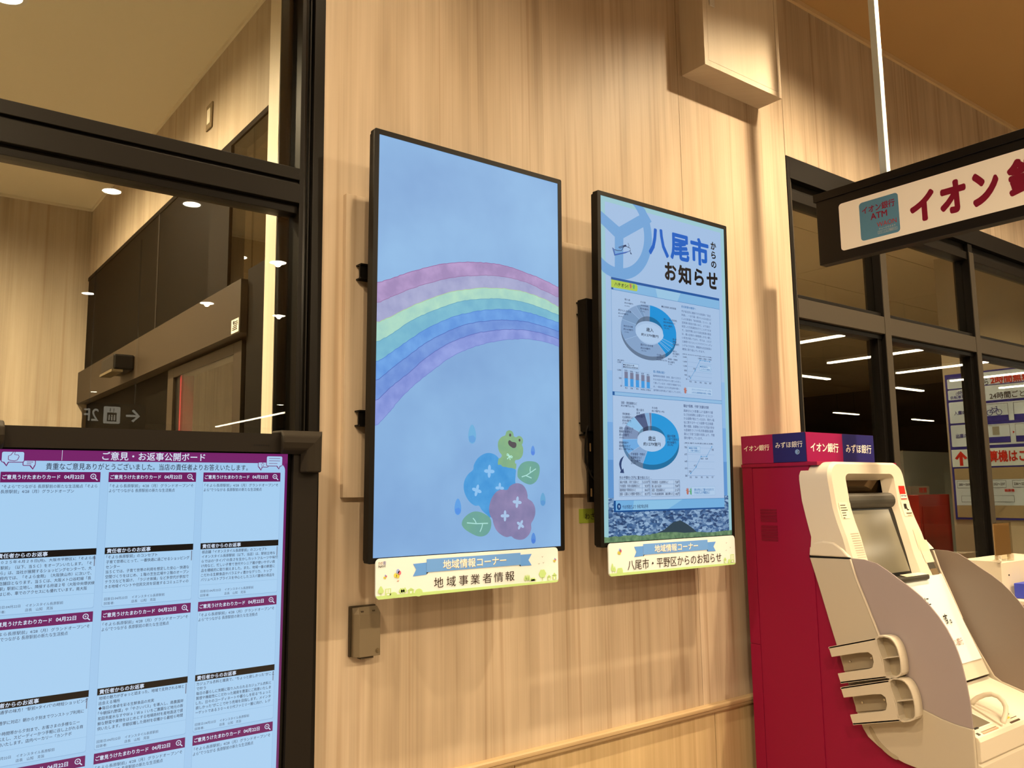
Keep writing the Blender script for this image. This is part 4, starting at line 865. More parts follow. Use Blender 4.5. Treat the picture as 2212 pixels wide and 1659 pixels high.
for (a, b), (c, d), (m_, _) in ((tb[0], tb[1], tb[2]), (tb[3], tb[4], tb[5])):
    hs = [stroke([(a, b + (d - b) * i / 4), (c, b + (d - b) * i / 4)], 0.001) for i in range(5)] + [stroke([(x, b), (x, d)], 0.001) for x in (a, m_, c)]
    f2.poly(f2.rect(a, b, c, d), 0.0016, 'table_fill', emit((176, 200, 228)), A)
    f2.polys(hs, 0.0018, 'table_lines', emit((96, 128, 172)), A)
P2(f2.rect(0.0475, 1.070, 0.640, 1.1035), 0.0012, 'foot_strip', (112, 172, 220))
P2([(0.145, 1.070), (0.40, 1.070), (0.32, 1.1035), (0.14, 1.1035)], 0.0013, 'foot_strip_tint', (136, 190, 226))
P2(f2.rect(0.0475, 1.1035, 0.640, 1.1090), 0.0014, 'foot_rule', (18, 76, 140)); P2(f2.rect(0.0475, 1.070, 0.057, 1.106), 0.0014, 'foot_block', (18, 76, 140))
nu = DATA['num'][0]
P2(circle(nu[0], nu[1], 0.0098, 0.0118, 16), 0.0016, 'page_number_disc', (18, 66, 124))
letters(f2, TEXT['tv2_white'], 0.0022, 'lettering', emit((170, 205, 235)), A, bold=0.02)

# ---- mounting boards, brackets and cables behind the screens
bd_ = thing('mounting_board', (0.0, -0.012, 1.90), 'wood-veneer mounting board on the wall behind the rainbow screen', 'board')
MB().box(-0.372, 0.470, -0.020, 0.0, 1.4405, 2.342, 0.0008).build('board', WOOD, bd_)
MB().lathe([(0.0, -0.004), (0.012, -0.004), (0.013, 0.0)], (0.452, -0.020, 2.262), 'y', 18).build('cover_cap', mat('cap_tan', (176, 142, 100), 0.5), bd_)
bd2 = thing('mounting_board', (0.9, -0.012, 1.90), 'wood-veneer mounting board on the wall behind the budget screen', 'board')
MB().box(0.472, 1.19, -0.020, 0.0, 1.4405, 2.342, 0.0008).build('board', WOOD, bd2)
def bracket(x0, x1, zs, label):
    t = thing('wall_bracket', ((x0 + x1) / 2, -0.02, zs[0]), label, 'bracket')
    for z in zs:
        MB().box(x0, x1, -0.046, -0.040, z - 0.023, z + 0.023).build('rail', BLACK, t)
        MB().box(x0, x1, -0.052, -0.020, z + 0.019, z + 0.023).build('rail_flange', BLACK, t)
        MB().box(x0, x1, -0.052, -0.020, z - 0.023, z - 0.019).build('rail_flange', BLACK, t)
        MB().lathe([(0.0, -0.008), (0.006, -0.008), (0.006, 0.0)], (x0 + 0.032, -0.046, z), 'y', 12).build('bolt', mat('bolt_tan', (190, 170, 130), 0.4, 0.6), t)
    for x in (x0 + 0.09, x1 - 0.09):
        MB().box(x - 0.018, x + 0.018, -0.110, -0.046, zs[1] - 0.10, zs[0] + 0.10, 0.002).build('upright', BLACK, t)
    return t
b1 = bracket(-0.338, 0.31, (2.103, 1.668), 'black steel wall bracket carrying the rainbow screen')
b2 = bracket(0.54, 1.16, (2.103, 1.668), 'black steel wall bracket carrying the budget screen')
mp_ = thing('media_player', (0.56, -0.09, 1.42), 'tall black player box and bar hanging behind the left edge of the budget screen', 'player box')
MB().box(0.516, 0.576, -0.100, -0.052, 1.655, 2.125, 0.004).build('case', BLACK, mp_)
MB().box(0.520, 0.572, -0.086, -0.074, 1.412, 1.655, 0.002).build('hook_bar', BLACKG, mp_)
for z in (1.60, 1.445): MB().box(0.527, 0.533, -0.0872, -0.0855, z - 0.014, z + 0.014).build('slot', mat('slot_tan', (120, 96, 66), 0.6), mp_)
MB().lathe([(0.0, -0.004), (0.006, -0.004), (0.006, 0.0)], (0.535, -0.086, 1.515), 'y', 12).build('screw', STEEL, mp_)
cb = [(0.53, -0.095, 1.70), (0.512, -0.09, 1.66), (0.508, -0.085, 1.60), (0.512, -0.08, 1.55), (0.53, -0.09, 1.50), (0.56, -0.10, 1.47), (0.60, -0.10, 1.46)]
MB().tube([tuple(p) for p in cb], 0.0035, 8).build('cable', BLACK, mp_, smooth=True)
st_ = thing('sticky_note', (0.53, -0.001, 1.36), 'green sticky note with handwriting on the wall beside the budget screen', 'note')
MB().box(0.548, 0.640, -0.0012, 0.0, 1.338, 1.388).build('paper', mat('green_note', (150, 168, 60), 0.7), st_)
fn = Face((0.548, -0.0013, 1.388), (1, 0, 0), (0, 0, -1))
letters(fn, [('わざ', 0.028, 0.014, 0.075, 0.038)], 0.0003, 'handwriting', mat('ink'), st_)

# ---- cream name boards under the screens
LAB = Face((0, -0.152, 0), (1, 0, 0), (0, 0, -1))
CRB = mat('cream_board', (240, 224, 186), 0.5); RIB = mat('ribbon_blue', (112, 152, 186), 0.55); RIB2 = mat('ribbon_blue_tail', (104, 148, 186), 0.55)
GRN = mat('leaf_green_print', (196, 208, 112), 0.6); BRN = mat('brown_ink', (44, 28, 22), 0.6); SHD = mat('brown_letter_shade', (156, 126, 84), 0.6); CRM = mat('cream_letters', (252, 242, 214), 0.6)
FOLD = mat('ribbon_fold', (38, 42, 48), 0.6)
def balloon(u, v, s, par):
    for du, dv, c in ((0.15, -0.9, (164, 162, 190)), (0.75, -0.35, (232, 112, 110)), (-0.75, 0.35, (224, 196, 70)), (0.15, 0.6, (240, 160, 70))):
        LAB.poly(circle(u + du * s, v + dv * s, s * 0.62, s * 0.74, 12), 0.0012, 'balloon_print', mat('balloon_%d' % c[2], c, 0.6), par)
def tree(u, v0, v1, w, par, kind=0):
    h = v1 - v0
    if kind == 0:
        crown = smooth_poly([(u, v0), (u + w * 0.32, v0 + h * 0.28), (u + w * 0.5, v0 + h * 0.55), (u + w * 0.3, v0 + h * 0.74), (u, v0 + h * 0.78), (u - w * 0.3, v0 + h * 0.74), (u - w * 0.5, v0 + h * 0.55), (u - w * 0.32, v0 + h * 0.28)], 3)
    else:
        crown = [(u + w * 0.5 * math.cos(a) * (1 + 0.08 * math.cos(6 * a)), v0 + h * 0.38 + h * 0.38 * math.sin(a) * (1 + 0.08 * math.cos(6 * a))) for a in [2 * math.pi * i / 30 for i in range(30)]]
    LAB.polys([crown, LAB.rect(u - w * 0.05, v0 + h * 0.7, u + w * 0.05, v1)], 0.0012, 'tree_print', GRN, par)
def house(u, v0, v1, w, par):
    h = v1 - v0
    LAB.polys([[(u - w / 2, v0 + h * 0.45), (u, v0), (u + w / 2, v0 + h * 0.45)], LAB.rect(u - w * 0.38, v0 + h * 0.4, u + w * 0.38, v1)], 0.0012, 'house_print', GRN, par)
    LAB.polys([LAB.rect(u - w * 0.12, v0 + h * 0.62, u + w * 0.12, v1)], 0.0014, 'house_door_print', CRM, par)
def block(u0, v0, u1, v1, par):
    LAB.polys([LAB.rect(u0, v0, u1, v1)], 0.0012, 'building_print', GRN, par)
    w = u1 - u0; h = v1 - v0
    LAB.polys([LAB.rect(u0 + w * (0.14 + 0.40 * i), v0 + h * (0.12 + 0.19 * j), u0 + w * (0.46 + 0.40 * i), v0 + h * (0.26 + 0.19 * j)) for i in (0, 1) for j in (0, 1, 2)] + [LAB.rect(u0 + w * 0.28, v0 + h * 0.76, u0 + w * 0.72, v1 - h * 0.02)], 0.0014, 'building_window_print', CRM, par)
def bird(u, v, s, par):
    LAB.polys([stroke([(u - s, v - s * 0.6), (u, v), (u + s, v - s * 0.8)], s * 0.35), stroke([(u, v), (u - s * 0.2, v + s * 0.7)], s * 0.3)], 0.0012, 'bird_print', mat('bird_grey', (130, 132, 138), 0.6), par)
def nameboard(tx, x0, x1, zt, zb, label):
    t = thing('name_board', ((x0 + x1) / 2, -0.150, zb), label, 'sign board')
    LAB.slab(rrect(x0, -zt, x1, -zb, 0.013, 5), -0.005, 0.0, 'board', CRB, t)
    LAB.slab([(x0 + 0.008, -zb), (x0 + 0.001, -zb - 0.006), (x0 + 0.0005, -zb - 0.0095), (x1 - 0.0005, -zb - 0.0065), (x1 - 0.001, -zb - 0.005), (x1 - 0.008, -zb)], 0.0004, 0.0008, 'grass_print', GRN, t)
    for k in ('_tl', '_trr'): LAB.poly(DATA[tx + k], 0.0008, 'ribbon_tail', RIB2, t)
    rb = DATA[tx + '_rib']
    u0, u1 = (rb[0][0] + rb[3][0]) / 2, (rb[1][0] + rb[2][0]) / 2; v0 = (rb[0][1] + rb[1][1]) / 2; v1 = (rb[2][1] + rb[3][1]) / 2
    LAB.polys([[(u0, v1), (u0 + 0.007, v1), (u0, v1 + 0.006)], [(u1, v1), (u1 - 0.007, v1), (u1, v1 + 0.006)]], 0.0009, 'ribbon_fold', FOLD, t)
    LAB.poly(LAB.rect(u0, v0, u1, v1), 0.0012, 'ribbon', RIB, t)
    w = TEXT[tx + '_sub'][0]
    row = [(w[0], w[1], v0 + (v1 - v0) * 0.15, w[3], v1 - (v1 - v0) * 0.13)]
    letters(LAB, row, 0.0014, 'letter_shade', SHD, t, bold=0.012, du=0.0010, dv=0.0012); letters(LAB, row, 0.0017, 'lettering', CRM, t, bold=0.014)
    mn = TEXT[tx + '_main']
    va = sum(r[2] for r in mn) / len(mn); vb = sum(r[4] for r in mn) / len(mn)
    letters(LAB, [(r[0], r[1], va, r[3], vb) for r in mn], 0.0014, 'lettering', BRN, t, bold=0.002)
    return t
n1 = nameboard('lab1', -0.3365, 0.3170, 1.2735, 1.1645, 'cream name board with blue ribbon and town silhouettes under the rainbow screen')
it = DATA['lab1_it']
gl = 1.1735
tree(it[0][0], it[0][1], -gl, 0.018, n1); block(it[2][0], it[2][1], it[3][0], -gl, n1)
for k in (5, 6, 7): tree(it[k][0], it[k][1], -gl, 0.013, n1)
house(it[9][0], it[9][1], -gl, 0.024, n1)
LAB.polys([circle(it[4][0], -gl, 0.012, 0.008, 14), circle(it[11][0], -gl, 0.013, 0.011, 14)], 0.0012, 'bush_print', GRN, n1)
for k in (12, 13, 14): tree(it[k][0], it[k][1], -gl, 0.010, n1)
LAB.polys([LAB.rect(it[15][0] - 0.010, it[15][1], it[15][0] + 0.006, -gl - 0.002), LAB.rect(it[15][0] - 0.014, it[15][1] + 0.004, it[15][0] + 0.010, -gl - 0.002)], 0.0012, 'car_print', GRN, n1)
tree(it[16][0], it[16][1], -gl, 0.028, n1, 1); house(it[18][0], it[18][1], -gl, 0.017, n1); house(it[19][0], it[19][1], -gl, 0.021, n1)
for k in (20, 21, 22): bird(it[k][0], it[k][1], 0.003, n1)
balloon(it[23][0], it[23][1], 0.0045, n1); balloon(it[24][0], it[24][1], 0.0040, n1); balloon(it[25][0], it[25][1], 0.0085, n1)
LAB.polys([circle(it[26][0] - 0.0015, it[26][1], 0.002, n=8), circle(it[26][0] + 0.0015, it[26][1], 0.002, n=8)], 0.0012, 'heart_print', mat('pale_red', (240, 196, 186), 0.6), n1)
lg = it[27]
letters(LAB, [('わが', lg[0] - 0.012, lg[1] - 0.008, lg[0] + 0.002, lg[1] + 0.000)], 0.0012, 'logo', mat('logo_mix', (150, 110, 90), 0.6), n1, bold=0.01)
letters(LAB, [('街', lg[0] + 0.003, lg[1] - 0.009, lg[0] + 0.012, lg[1] + 0.001)], 0.0012, 'logo', mat('logo_blue', (96, 96, 170), 0.6), n1, bold=0.01)
letters(LAB, [('NAVI', lg[0] - 0.011, lg[1] + 0.0015, lg[0] + 0.010, lg[1] + 0.008)], 0.0012, 'logo', BRN, n1, bold=0.01)
n2 = nameboard('lab2', 0.5410, 1.2105, 1.2740, 1.1650, 'cream name board with blue ribbon and few town silhouettes under the budget screen')
it = DATA['lab2_it']; gl = 1.1740
tree(it[0][0], it[0][1], -gl, 0.014, n2); tree(it[2][0], it[2][1], -gl, 0.011, n2)
LAB.polys([LAB.rect(it[4][0] - 0.014, it[4][1] + 0.001, it[4][0] + 0.014, -gl), [(it[4][0] - 0.013, it[4][1] + 0.001), (it[4][0] - 0.010, it[4][1] - 0.007), (it[4][0] + 0.010, it[4][1] - 0.007), (it[4][0] + 0.013, it[4][1] + 0.001)]], 0.0012, 'house_print', GRN, n2)
house(it[5][0], it[5][1] - 0.012, -gl, 0.018, n2); LAB.polys([circle(it[6][0], -gl - 0.004, 0.008, 0.009, 12)], 0.0012, 'bush_print', GRN, n2)
block(it[7][0] - 0.010, it[7][1] - 0.016, it[7][0] + 0.011, -gl, n2)
for k in (8, 9, 10): bird(it[k][0], it[k][1], 0.003, n2)
balloon(it[11][0], it[11][1], 0.0072, n2)

# ---- small grey wall unit
mt = thing('wall_unit', (-0.294, 0.0, 0.995), 'small grey plastic wall unit with a key lock below the rainbow screen', 'wall unit')
MB().box(-0.342, -0.258, -0.010, 0.0, 0.994, 1.134, 0.003).build('back_plate', mat('unit_dark', (72, 62, 48), 0.5), mt)
prof = [(-0.336, -0.010), (-0.336, -0.020), (-0.322, -0.034), (-0.256, -0.034), (-0.256, -0.010)]
MB().add([(x, y, 0.994) for x, y in prof] + [(x, y, 1.112) for x, y in prof] + [(-0.336, -0.010, 1.130), (-0.334, -0.014, 1.130), (-0.318, -0.018, 1.130), (-0.258, -0.018, 1.130), (-0.258, -0.010, 1.130)],
         [(4, 3, 2, 1, 0)] + [(i, i + 1, 6 + i, 5 + i) for i in range(4)] + [(4, 0, 5, 9)] + [(5 + i, 6 + i, 11 + i, 10 + i) for i in range(4)] + [(9, 5, 10, 14), (10, 11, 12, 13, 14)]).build('cover', mat('unit_grey', (122, 110, 90), 0.42), mt, bevel=0.0015)
for x in (-0.312, -0.276): MB().box(x - 0.004, x + 0.004, -0.030, -0.020, 1.117, 1.121).build('clip', mat('unit_dark'), mt)
MB().lathe([(0.0, -0.004), (0.0035, -0.004), (0.0035, -0.002), (0.006, -0.002), (0.0065, 0.0)], (-0.2655, -0.034, 1.008), 'y', 18).build('key_lock', mat('lock_metal', (140, 126, 100), 0.3, 0.8), mt)
MB().box(-0.315, -0.275, -0.028, -0.006, 0.988, 0.994).build('foot', mat('unit_dark'), mt)

# ---- wood-faced cabinet high on the wall
cbn = thing('wall_cabinet', (1.4615, 0.0, 3.2), 'wood-veneered box cabinet with a flush door high on the wall', 'cabinet')
CABW = wood('cabinet_ash', (0.68, 0.59, 0.465), (0.74, 0.65, 0.515), (0.78, 0.69, 0.56), streak=0.10)
X0, X1, ZB, ZT, YF = 1.195, 1.728, 3.20, 3.80, -0.127
MB().box(X0, X1, YF + 0.018, 0.0, ZB, ZT, 0.0006).build('carcass', CABW, cbn)
fm = MB()
for a in ((X0, X1, ZB, ZB + 0.024), (X0, X0 + 0.024, ZB + 0.024, ZT), (X1 - 0.024, X1, ZB + 0.024, ZT)):
    fm.box(a[0], a[1], YF, YF + 0.018, a[2], a[3])
fm.build('front_frame', CABW, cbn)
MB().box(X0 + 0.026, X1 - 0.026, YF + 0.001, YF + 0.018, ZB + 0.026, ZT - 0.026, 0.0006).build('door', CABW, cbn)
MB().box(X0 + 0.045, X0 + 0.078, YF - 0.004, YF + 0.001, 3.475, 3.515, 0.003).build('latch', mat('latch_white', (226, 222, 214), 0.25), cbn)

# ------------------------------------------------------------------ feedback kiosk in front of the lobby glass
KT = 0.025
kv = Vector((0, math.sin(KT), -math.cos(KT)))
fk = Face((-1.2535, -0.100, 1.5575), (1, 0, 0), kv)
kio = thing('feedback_kiosk', (-0.913, -0.07, 0.0), 'tall black floor-standing touch screen with purple customer feedback cards', 'kiosk')
KB = mat('kiosk_charcoal', (25, 21, 17), 0.55); KG = mat('kiosk_black_edge', (10, 9, 8), 0.2)
bL, bT = 0.081, 0.052
outer = rrect(-bL, -bT, TVW + bL, TVH + 0.10, 0.006, 3); inner = rrect(-0.012, -0.004, TVW + 0.012, TVH + 0.012, 0.001, 3); n = len(outer)
m = MB(); rows = [[fk.p(*q, -0.004) for q in inner], [fk.p(*q, 0.012) for q in inner], [fk.p(*q, 0.012) for q in outer], [fk.p(*q, -0.048) for q in outer]]
for i in range(3): m.add(rows[i] + rows[i + 1], [(k, (k + 1) % n, n + (k + 1) % n, n + k) for k in range(n)])
m.build('frame', KB, kio)
fk.slab(rrect(-bL, -bT, TVW + bL, TVH + 0.10, 0.006, 3), -0.056, -0.044, 'back_cover', KB, kio)
fk.poly(fk.rect(-0.012, -0.004, TVW + 0.012, TVH + 0.012), -0.0002, 'glass_border', KG, kio)
fk.polys([circle(0.585 + i * 0.0062, -0.0215, 0.0022, n=8) for i in range(7)], 0.0124, 'speaker_holes', BLACK, kio)
MB().box(-1.0, -0.82, -0.085, -0.045, 0.0, 0.35).build('stand_post', KB, kio)
MB().box(-1.25, -0.57, -0.30, 0.0 - 0.01, 0.0, 0.02, 0.004).build('foot_plate', KB, kio)
# foam corner guards
def guard(sx, label):
    # sx = +1 right corner, -1 left corner ; coordinates on the kiosk face
    t = thing('corner_guard', fk.p(TVW + bL if sx > 0 else -bL, -bT, 0.02), label, 'corner guard', 'kiosk corner guards')
    FO = mat('foam_charcoal', (36, 31, 24), 0.75)
    e = TVW + bL if sx > 0 else -bL
    w, L1, L2 = 0.052, 0.108, 0.100
    prof = [(-0.010, -0.050), (-0.010, 0.012), (0.004, 0.034), (0.022, 0.038), (w - 0.012, 0.034), (w, 0.018), (w, 0.0125), (0.0, 0.0125), (0.0, -0.050)]   # (inward distance, outward height)
    me = MB()
    A_ = [fk.p(e - sx * L1, -bT + a, h) for a, h in prof]; Bm = [fk.p(e - sx * a, -bT + a, h) for a, h in prof]; Cc = [fk.p(e - sx * a, -bT + L2, h) for a, h in prof]
    k = len(prof)
    me.add(A_ + Bm, [(i, (i + 1) % k, k + (i + 1) % k, k + i) for i in range(k)] + [tuple(range(k))]); me.build('top_arm', FO, t, bevel=0.004)
    me = MB(); me.add(Bm + Cc, [(i, (i + 1) % k, k + (i + 1) % k, k + i) for i in range(k)] + [tuple(range(k, 2 * k))]); me.build('side_arm', FO, t, bevel=0.004)
guard(1, 'dark foam corner guard on the kiosk corner next to the panelled wall')
guard(-1, 'dark foam corner guard on the left upper corner of the kiosk')

KGL = 0.06
def ke(c): return emit(c, 1.0, KGL, 0.45)
ksc = fk.poly(fk.rect(0, 0, TVW, TVH), 0.0004, 'screen', emit((160, 200, 236), 1.0, KGL, 0.45, mis=True), kio)
PUR = (112, 30, 100)
fk.poly(fk.rect(0, 0, TVW, 0.0245), 0.0006, 'header_band', ke((118, 36, 104)), ksc)
fk.poly(fk.rect(0.674, 0.0245, TVW, TVH), 0.0006, 'side_band', ke((104, 26, 96)), ksc)
fk.poly([(0.655, 0.0245), (0.674, 0.0245), (0.674, 0.040)] + [(0.655 + 0.019 * math.sin(a), 0.0435 - 0.019 * math.cos(a)) for a in [math.pi / 2 * (1 - i / 6) for i in range(7)]], 0.0006, 'header_corner', ke((118, 36, 104)), ksc)
letters(fk, [('ご意見・お返事公開ボード', 0.2288, 0.0020, 0.4649, 0.0215)], 0.0010, 'lettering', ke((214, 226, 244)), ksc, bold=0.012)
letters(fk, [('貴重なご意見ありがとうございました。当店の責任者よりお答えいたします。', 0.1141, 0.0287, 0.5737, 0.0442)], 0.0010, 'lettering', ke((40, 36, 56)), ksc, bold=0.006)
fk.polys([fk.rect(0.1447, 0.0, 0.1455, 0.0228), fk.rect(0.4046, 0.0, 0.4054, 0.0205)], 0.0012, 'header_ticks', ke((214, 230, 248)), ksc)
def bubble(u0, v0, u1, v1, r, tail, nz):
    o = rrect(u0, v0, u1, v1, r); a = 0.0016
    i_ = rrect(u0 + a, v0 + a, u1 - a, v1 - a, max(r - a, 0.001))
    fk.polys([o, [(tail - 0.006, v1 - 0.001), (tail + 0.006, v1 - 0.001), (tail + 0.0015, v1 + 0.0085)]], nz, 'speech_bubble_line', ke(PUR), ksc)
    fk.polys([i_, [(tail - 0.0042, v1 - 0.003), (tail + 0.0042, v1 - 0.003), (tail + 0.0012, v1 + 0.005)]], nz + 0.0003, 'speech_bubble', ke((170, 204, 238)), ksc)
bubble(0.068, 0.023, 0.0935, 0.036, 0.003, 0.087, 0.0010)
fk.polys([stroke([(0.076, 0.0275), (0.0885, 0.0275)], 0.0012), stroke([(0.076, 0.0315), (0.085, 0.0315)], 0.0012)], 0.0015, 'speech_lines', ke(PUR), ksc)
bubble(0.026, 0.004, 0.0715, 0.029, 0.005, 0.036, 0.0016)
th_ = [(0.040, 0.0225), (0.040, 0.0145), (0.0445, 0.0125), (0.0485, 0.0065), (0.050, 0.0035), (0.0525, 0.004), (0.0515, 0.0115), (0.059, 0.0125), (0.0605, 0.016), (0.0575, 0.023), (0.052, 0.0255), (0.045, 0.0245), (0.040, 0.0225)]
fk.polys([stroke(th_, 0.0013)], 0.0021, 'thumb_mark', ke(PUR), ksc)
bubble(0.600, 0.0215, 0.6285, 0.0355, 0.003, 0.607, 0.0010)
st5 = [(0.6125 + (0.0055 if i % 2 == 0 else 0.0024) * math.sin(i * math.pi / 5), 0.0285 - (0.0055 if i % 2 == 0 else 0.0024) * math.cos(i * math.pi / 5)) for i in range(11)]
fk.polys([stroke(st5, 0.0010)], 0.0015, 'star_mark', ke(PUR), ksc)
bubble(0.6215, 0.005, 0.6665, 0.0325, 0.005, 0.655, 0.0016)
fk.polys([stroke([(0.629, v), (u, v)], 0.0012) for v, u in ((0.012, 0.659), (0.0185, 0.659), (0.025, 0.652))], 0.0021, 'speech_lines', ke(PUR), ksc)
Q1 = ['「そよら長原駅前」4/28（月）グランドオープン"そ', 'よら"でつながる 長原駅前の新たな生活拠点']
Q0 = ['"そよら"でつながる 長原駅前の新たな生活拠点「そよら', '長原駅前」4/28（月）グランドオープン']
BODY = {
 (0, 0): ['２０２５年４月２８日(月)、大阪市平野区に「そよら長', '原駅前」（以下、当ＳＣ）をオープンいたします。「そ', 'よら」は、当社が展開するショッピングセンターで、大', '阪府内では、「そよら金剛」（大阪狭山市）に次いで、', '２店舗目となります。当ＳＣは、大阪メトロ谷町線「長', '原駅」駅前に立地し、隣接する府道２号（大阪中央環状線', 'をはじめ、車でのアクセスにも優れています。南大阪'],
 (1, 0): ['「そよら長原駅前」のコンセプト', '子育て世帯にとって、一番快適に過ごせるショッピング', 'センター', '当ＳＣでは、子育て世帯の利用を想定した安心・快適な', '空間づくりをはじめ、１階の芝生広場や２階のオープン', 'テラスなどを設け、「ラジオ体操」など多世代が参加で', 'きる地域イベントや住民交流を促進するコミュニティの'],
 (2, 0): ['核店舗「イオンスタイル長原駅前」のコンセプト', 'イオンスタイル長原駅前（以下、当店）は、駅前立地な', 'らではの“タイパ”の良さを生かしカットフルーツや味付', 'け肉など、忙しい子育て世代やシニア層が使いやすい商', '品を積極的に取り揃えました。また、地域一番の鮮度に', 'こだわる生鮮食品やバラエティ豊かなデリカ、トップ', 'バリュベストプライスを中心としたコスパ重視の商品を'],
 (0, 1): ['通勤・通学の味方！“駅前×タイパ”の時短ショッピング', '', '通勤・通学に対応！朝から夕刻までワンストップ利用に', '', '朝の早い時間帯から夕刻まで、お客さまの多様なニー', 'ズにお応えし、スピーディーかつ手軽に召し上がれる商', '品を展開いたします。店内ベーカリー「カンテボ'],
 (1, 1): ['地域の魅力がぎゅっと詰まった、地域で支持される味と', '出会える場所', '◆毎日の食卓を彩る生鮮食品の充実', '「今朝採れ野菜」や「やさいバス」を導入し、南農園岸', '和田市産水なすやＷａｉＷａｉいちご農園など地元の新', '鮮な野菜や果物をはじめとする地場商材を産地直送で提', '供いたします。早朝収穫した商材を収穫から最短６時間'],
 (2, 1): ['カジュアル衣料と雑貨で、“ちょっと欲しかった”がここ', 'で叶う', '毎日の暮らしに気軽に取り入れられるカジュアル衣料と', '質感や機能性にこだわった雑貨を豊富にご用意いたしま', 'した。日々のコーディネートや暮らしを彩る“ちょっと', '欲しかった”がここで叶う売場を目指します。メインタ', 'ーゲットである３０〜４０代ファミリー層に向け、レデ'],
}
CWD = 0.1875 / 25.0
for r in range(4):
    for c in range(3):
        u0 = 0.0265 + 0.2173 * c + 0.001; v0 = 0.0490 + 0.3150 * r; u1 = u0 + 0.1995
        if v0 > TVH - 0.05: continue
        vb = min(v0 + 0.3065, TVH)
        fk.polys([rrect(u0 - 0.0006, v0, u1 + 0.0006, vb + 0.0012, 0.004)], 0.0006, 'card_shadow', ke((140, 178, 216)), ksc)
        fk.polys([rrect(u0, v0, u1, vb, 0.004)], 0.0008, 'card', ke((166, 206, 240)), ksc)
        fk.poly(fk.rect(u0, v0, u1, v0 + 0.0232), 0.0010, 'card_header', ke((108, 24, 92)), ksc)
        letters(fk, [('ご意見うけたまわりカード', u0 + 0.0035, v0 + 0.0062, u0 + 0.1165, v0 + 0.0165), ('04月22日', u0 + 0.1245, v0 + 0.0064, u0 + 0.1652, v0 + 0.0162)], 0.0013, 'lettering', ke((206, 222, 244)), ksc, bold=0.022)
        mu, mv = u0 + 0.1845, v0 + 0.0100
        o_ = circle(mu, mv, 0.0062, n=16); i_ = circle(mu, mv, 0.0045, n=16)
        fk.polys(ring(o_, i_) + [stroke([(mu + 0.0044, mv + 0.0044), (mu + 0.0092, mv + 0.0090)], 0.0022), stroke([(mu - 0.0022, mv), (mu + 0.0022, mv)], 0.001), stroke([(mu, mv - 0.0022), (mu, mv + 0.0022)], 0.001)], 0.0013, 'magnifier_mark', ke((206, 222, 244)), ksc)
        q = Q0 if (r == 0 and c == 0) else Q1
        letters(fk, [(q[0], u0 + 0.004, v0 + 0.0280, u0 + 0.194, v0 + 0.0362), (q[1], u0 + 0.002, v0 + 0.0388, u0 + (0.150 if c or r else 0.146), v0 + 0.0472)], 0.0013, 'lettering', ke((58, 66, 90)), ksc, bold=0.004)
        if (c, r) not in BODY: continue
        vb0 = v0 + 0.1735
        fk.poly(fk.rect(u0, vb0, u1, vb0 + 0.0148), 0.0010, 'reply_bar', ke((10, 8, 10)), ksc)
        letters(fk, [('責任者からのお返事', u0 + 0.0045, vb0 + 0.0025, u0 + 0.1005, vb0 + 0.0128)], 0.0013, 'lettering', ke((206, 222, 244)), ksc, bold=0.02)
        fk.poly(fk.rect(u0 + 0.1955, vb0 + 0.0165, u0 + 0.1975, vb0 + 0.040), 0.0011, 'scroll_bar', ke((110, 116, 136)), ksc)
        letters(fk, line_rows(BODY[(c, r)], u0 + 0.004, vb0 + 0.0178, 0.01115, 0.0080, CWD), 0.0013, 'lettering', ke((46, 48, 68)), ksc, bold=0.006)
        letters(fk, [('回答日:04月22日', u0 + 0.004, v0 + 0.2868, u0 + 0.0535, v0 + 0.2932), ('回答者:', u0 + 0.004, v0 + 0.2968, u0 + 0.026, v0 + 0.3030), ('イオンスタイル長原駅前', u0 + 0.0635, v0 + 0.2868, u0 + 0.137, v0 + 0.2935), ('店長　山知　克旨', u0 + 0.063, v0 + 0.2965, u0 + 0.117, v0 + 0.3032)], 0.0013, 'lettering', ke((60, 64, 86)), ksc)
        fk.poly(fk.rect(u0, v0 + 0.2745, u1, v0 + 0.2751), 0.0011, 'card_rule', ke((140, 180, 216)), ksc)

# ------------------------------------------------------------------ hanging bank sign
def add_glow(key, col, k):
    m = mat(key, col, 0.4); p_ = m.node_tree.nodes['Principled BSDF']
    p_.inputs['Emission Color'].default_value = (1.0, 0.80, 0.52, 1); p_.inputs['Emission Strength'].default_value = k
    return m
sg = thing('hanging_sign', (1.80, -0.65, 2.39), 'dark-framed hanging bank sign with crimson letters above the cash machine', 'sign')
SF = Face((1.75, 0, 0), (0, -1, 0), (0, 0, -1))
MB().box(1.750, 1.800, -1.75, -0.2500, 2.400, 2.690, 0.002).build('casing', DARKM, sg)
MB().box(1.742, 1.808, -1.758, -0.2420, 2.680, 2.7145, 0.0015).build('top_rail', DARKM, sg)
SF.slab(rrect(0.356, -2.6425, 1.66, -2.439, 0.014), -0.002, 0.002, 'brightened_panel', add_glow('brightened_white', (238, 226, 206), 0.22), sg)  # faint emission added only to brighten the white panel
bdg = SF.slab(rrect(0.447, -2.620, 0.6135, -2.458, 0.014), 0.0022, 0.0026, 'badge', mat('badge_teal', (104, 146, 146), 0.5), sg)
MAG = mat('sign_crimson', (140, 16, 52), 0.5)
sr = TEXT['sign']
letters(SF, [(r[0], r[1], -2.603 + (0.008 if r[0] == 'イ' else 0), r[3], -2.474) for r in sr[:3]] + [('銀', 1.018, -2.612, 1.152, -2.474), ('行', 1.165, -2.612, 1.292, -2.474)], 0.0030, 'lettering', MAG, sg, bold=0.054)
letters(SF, [('イオン銀行', 0.459, -2.599, 0.599, -2.568), ('ATM', 0.494, -2.5625, 0.565, -2.536)], 0.0030, 'lettering', MAG, bdg, bold=0.02)
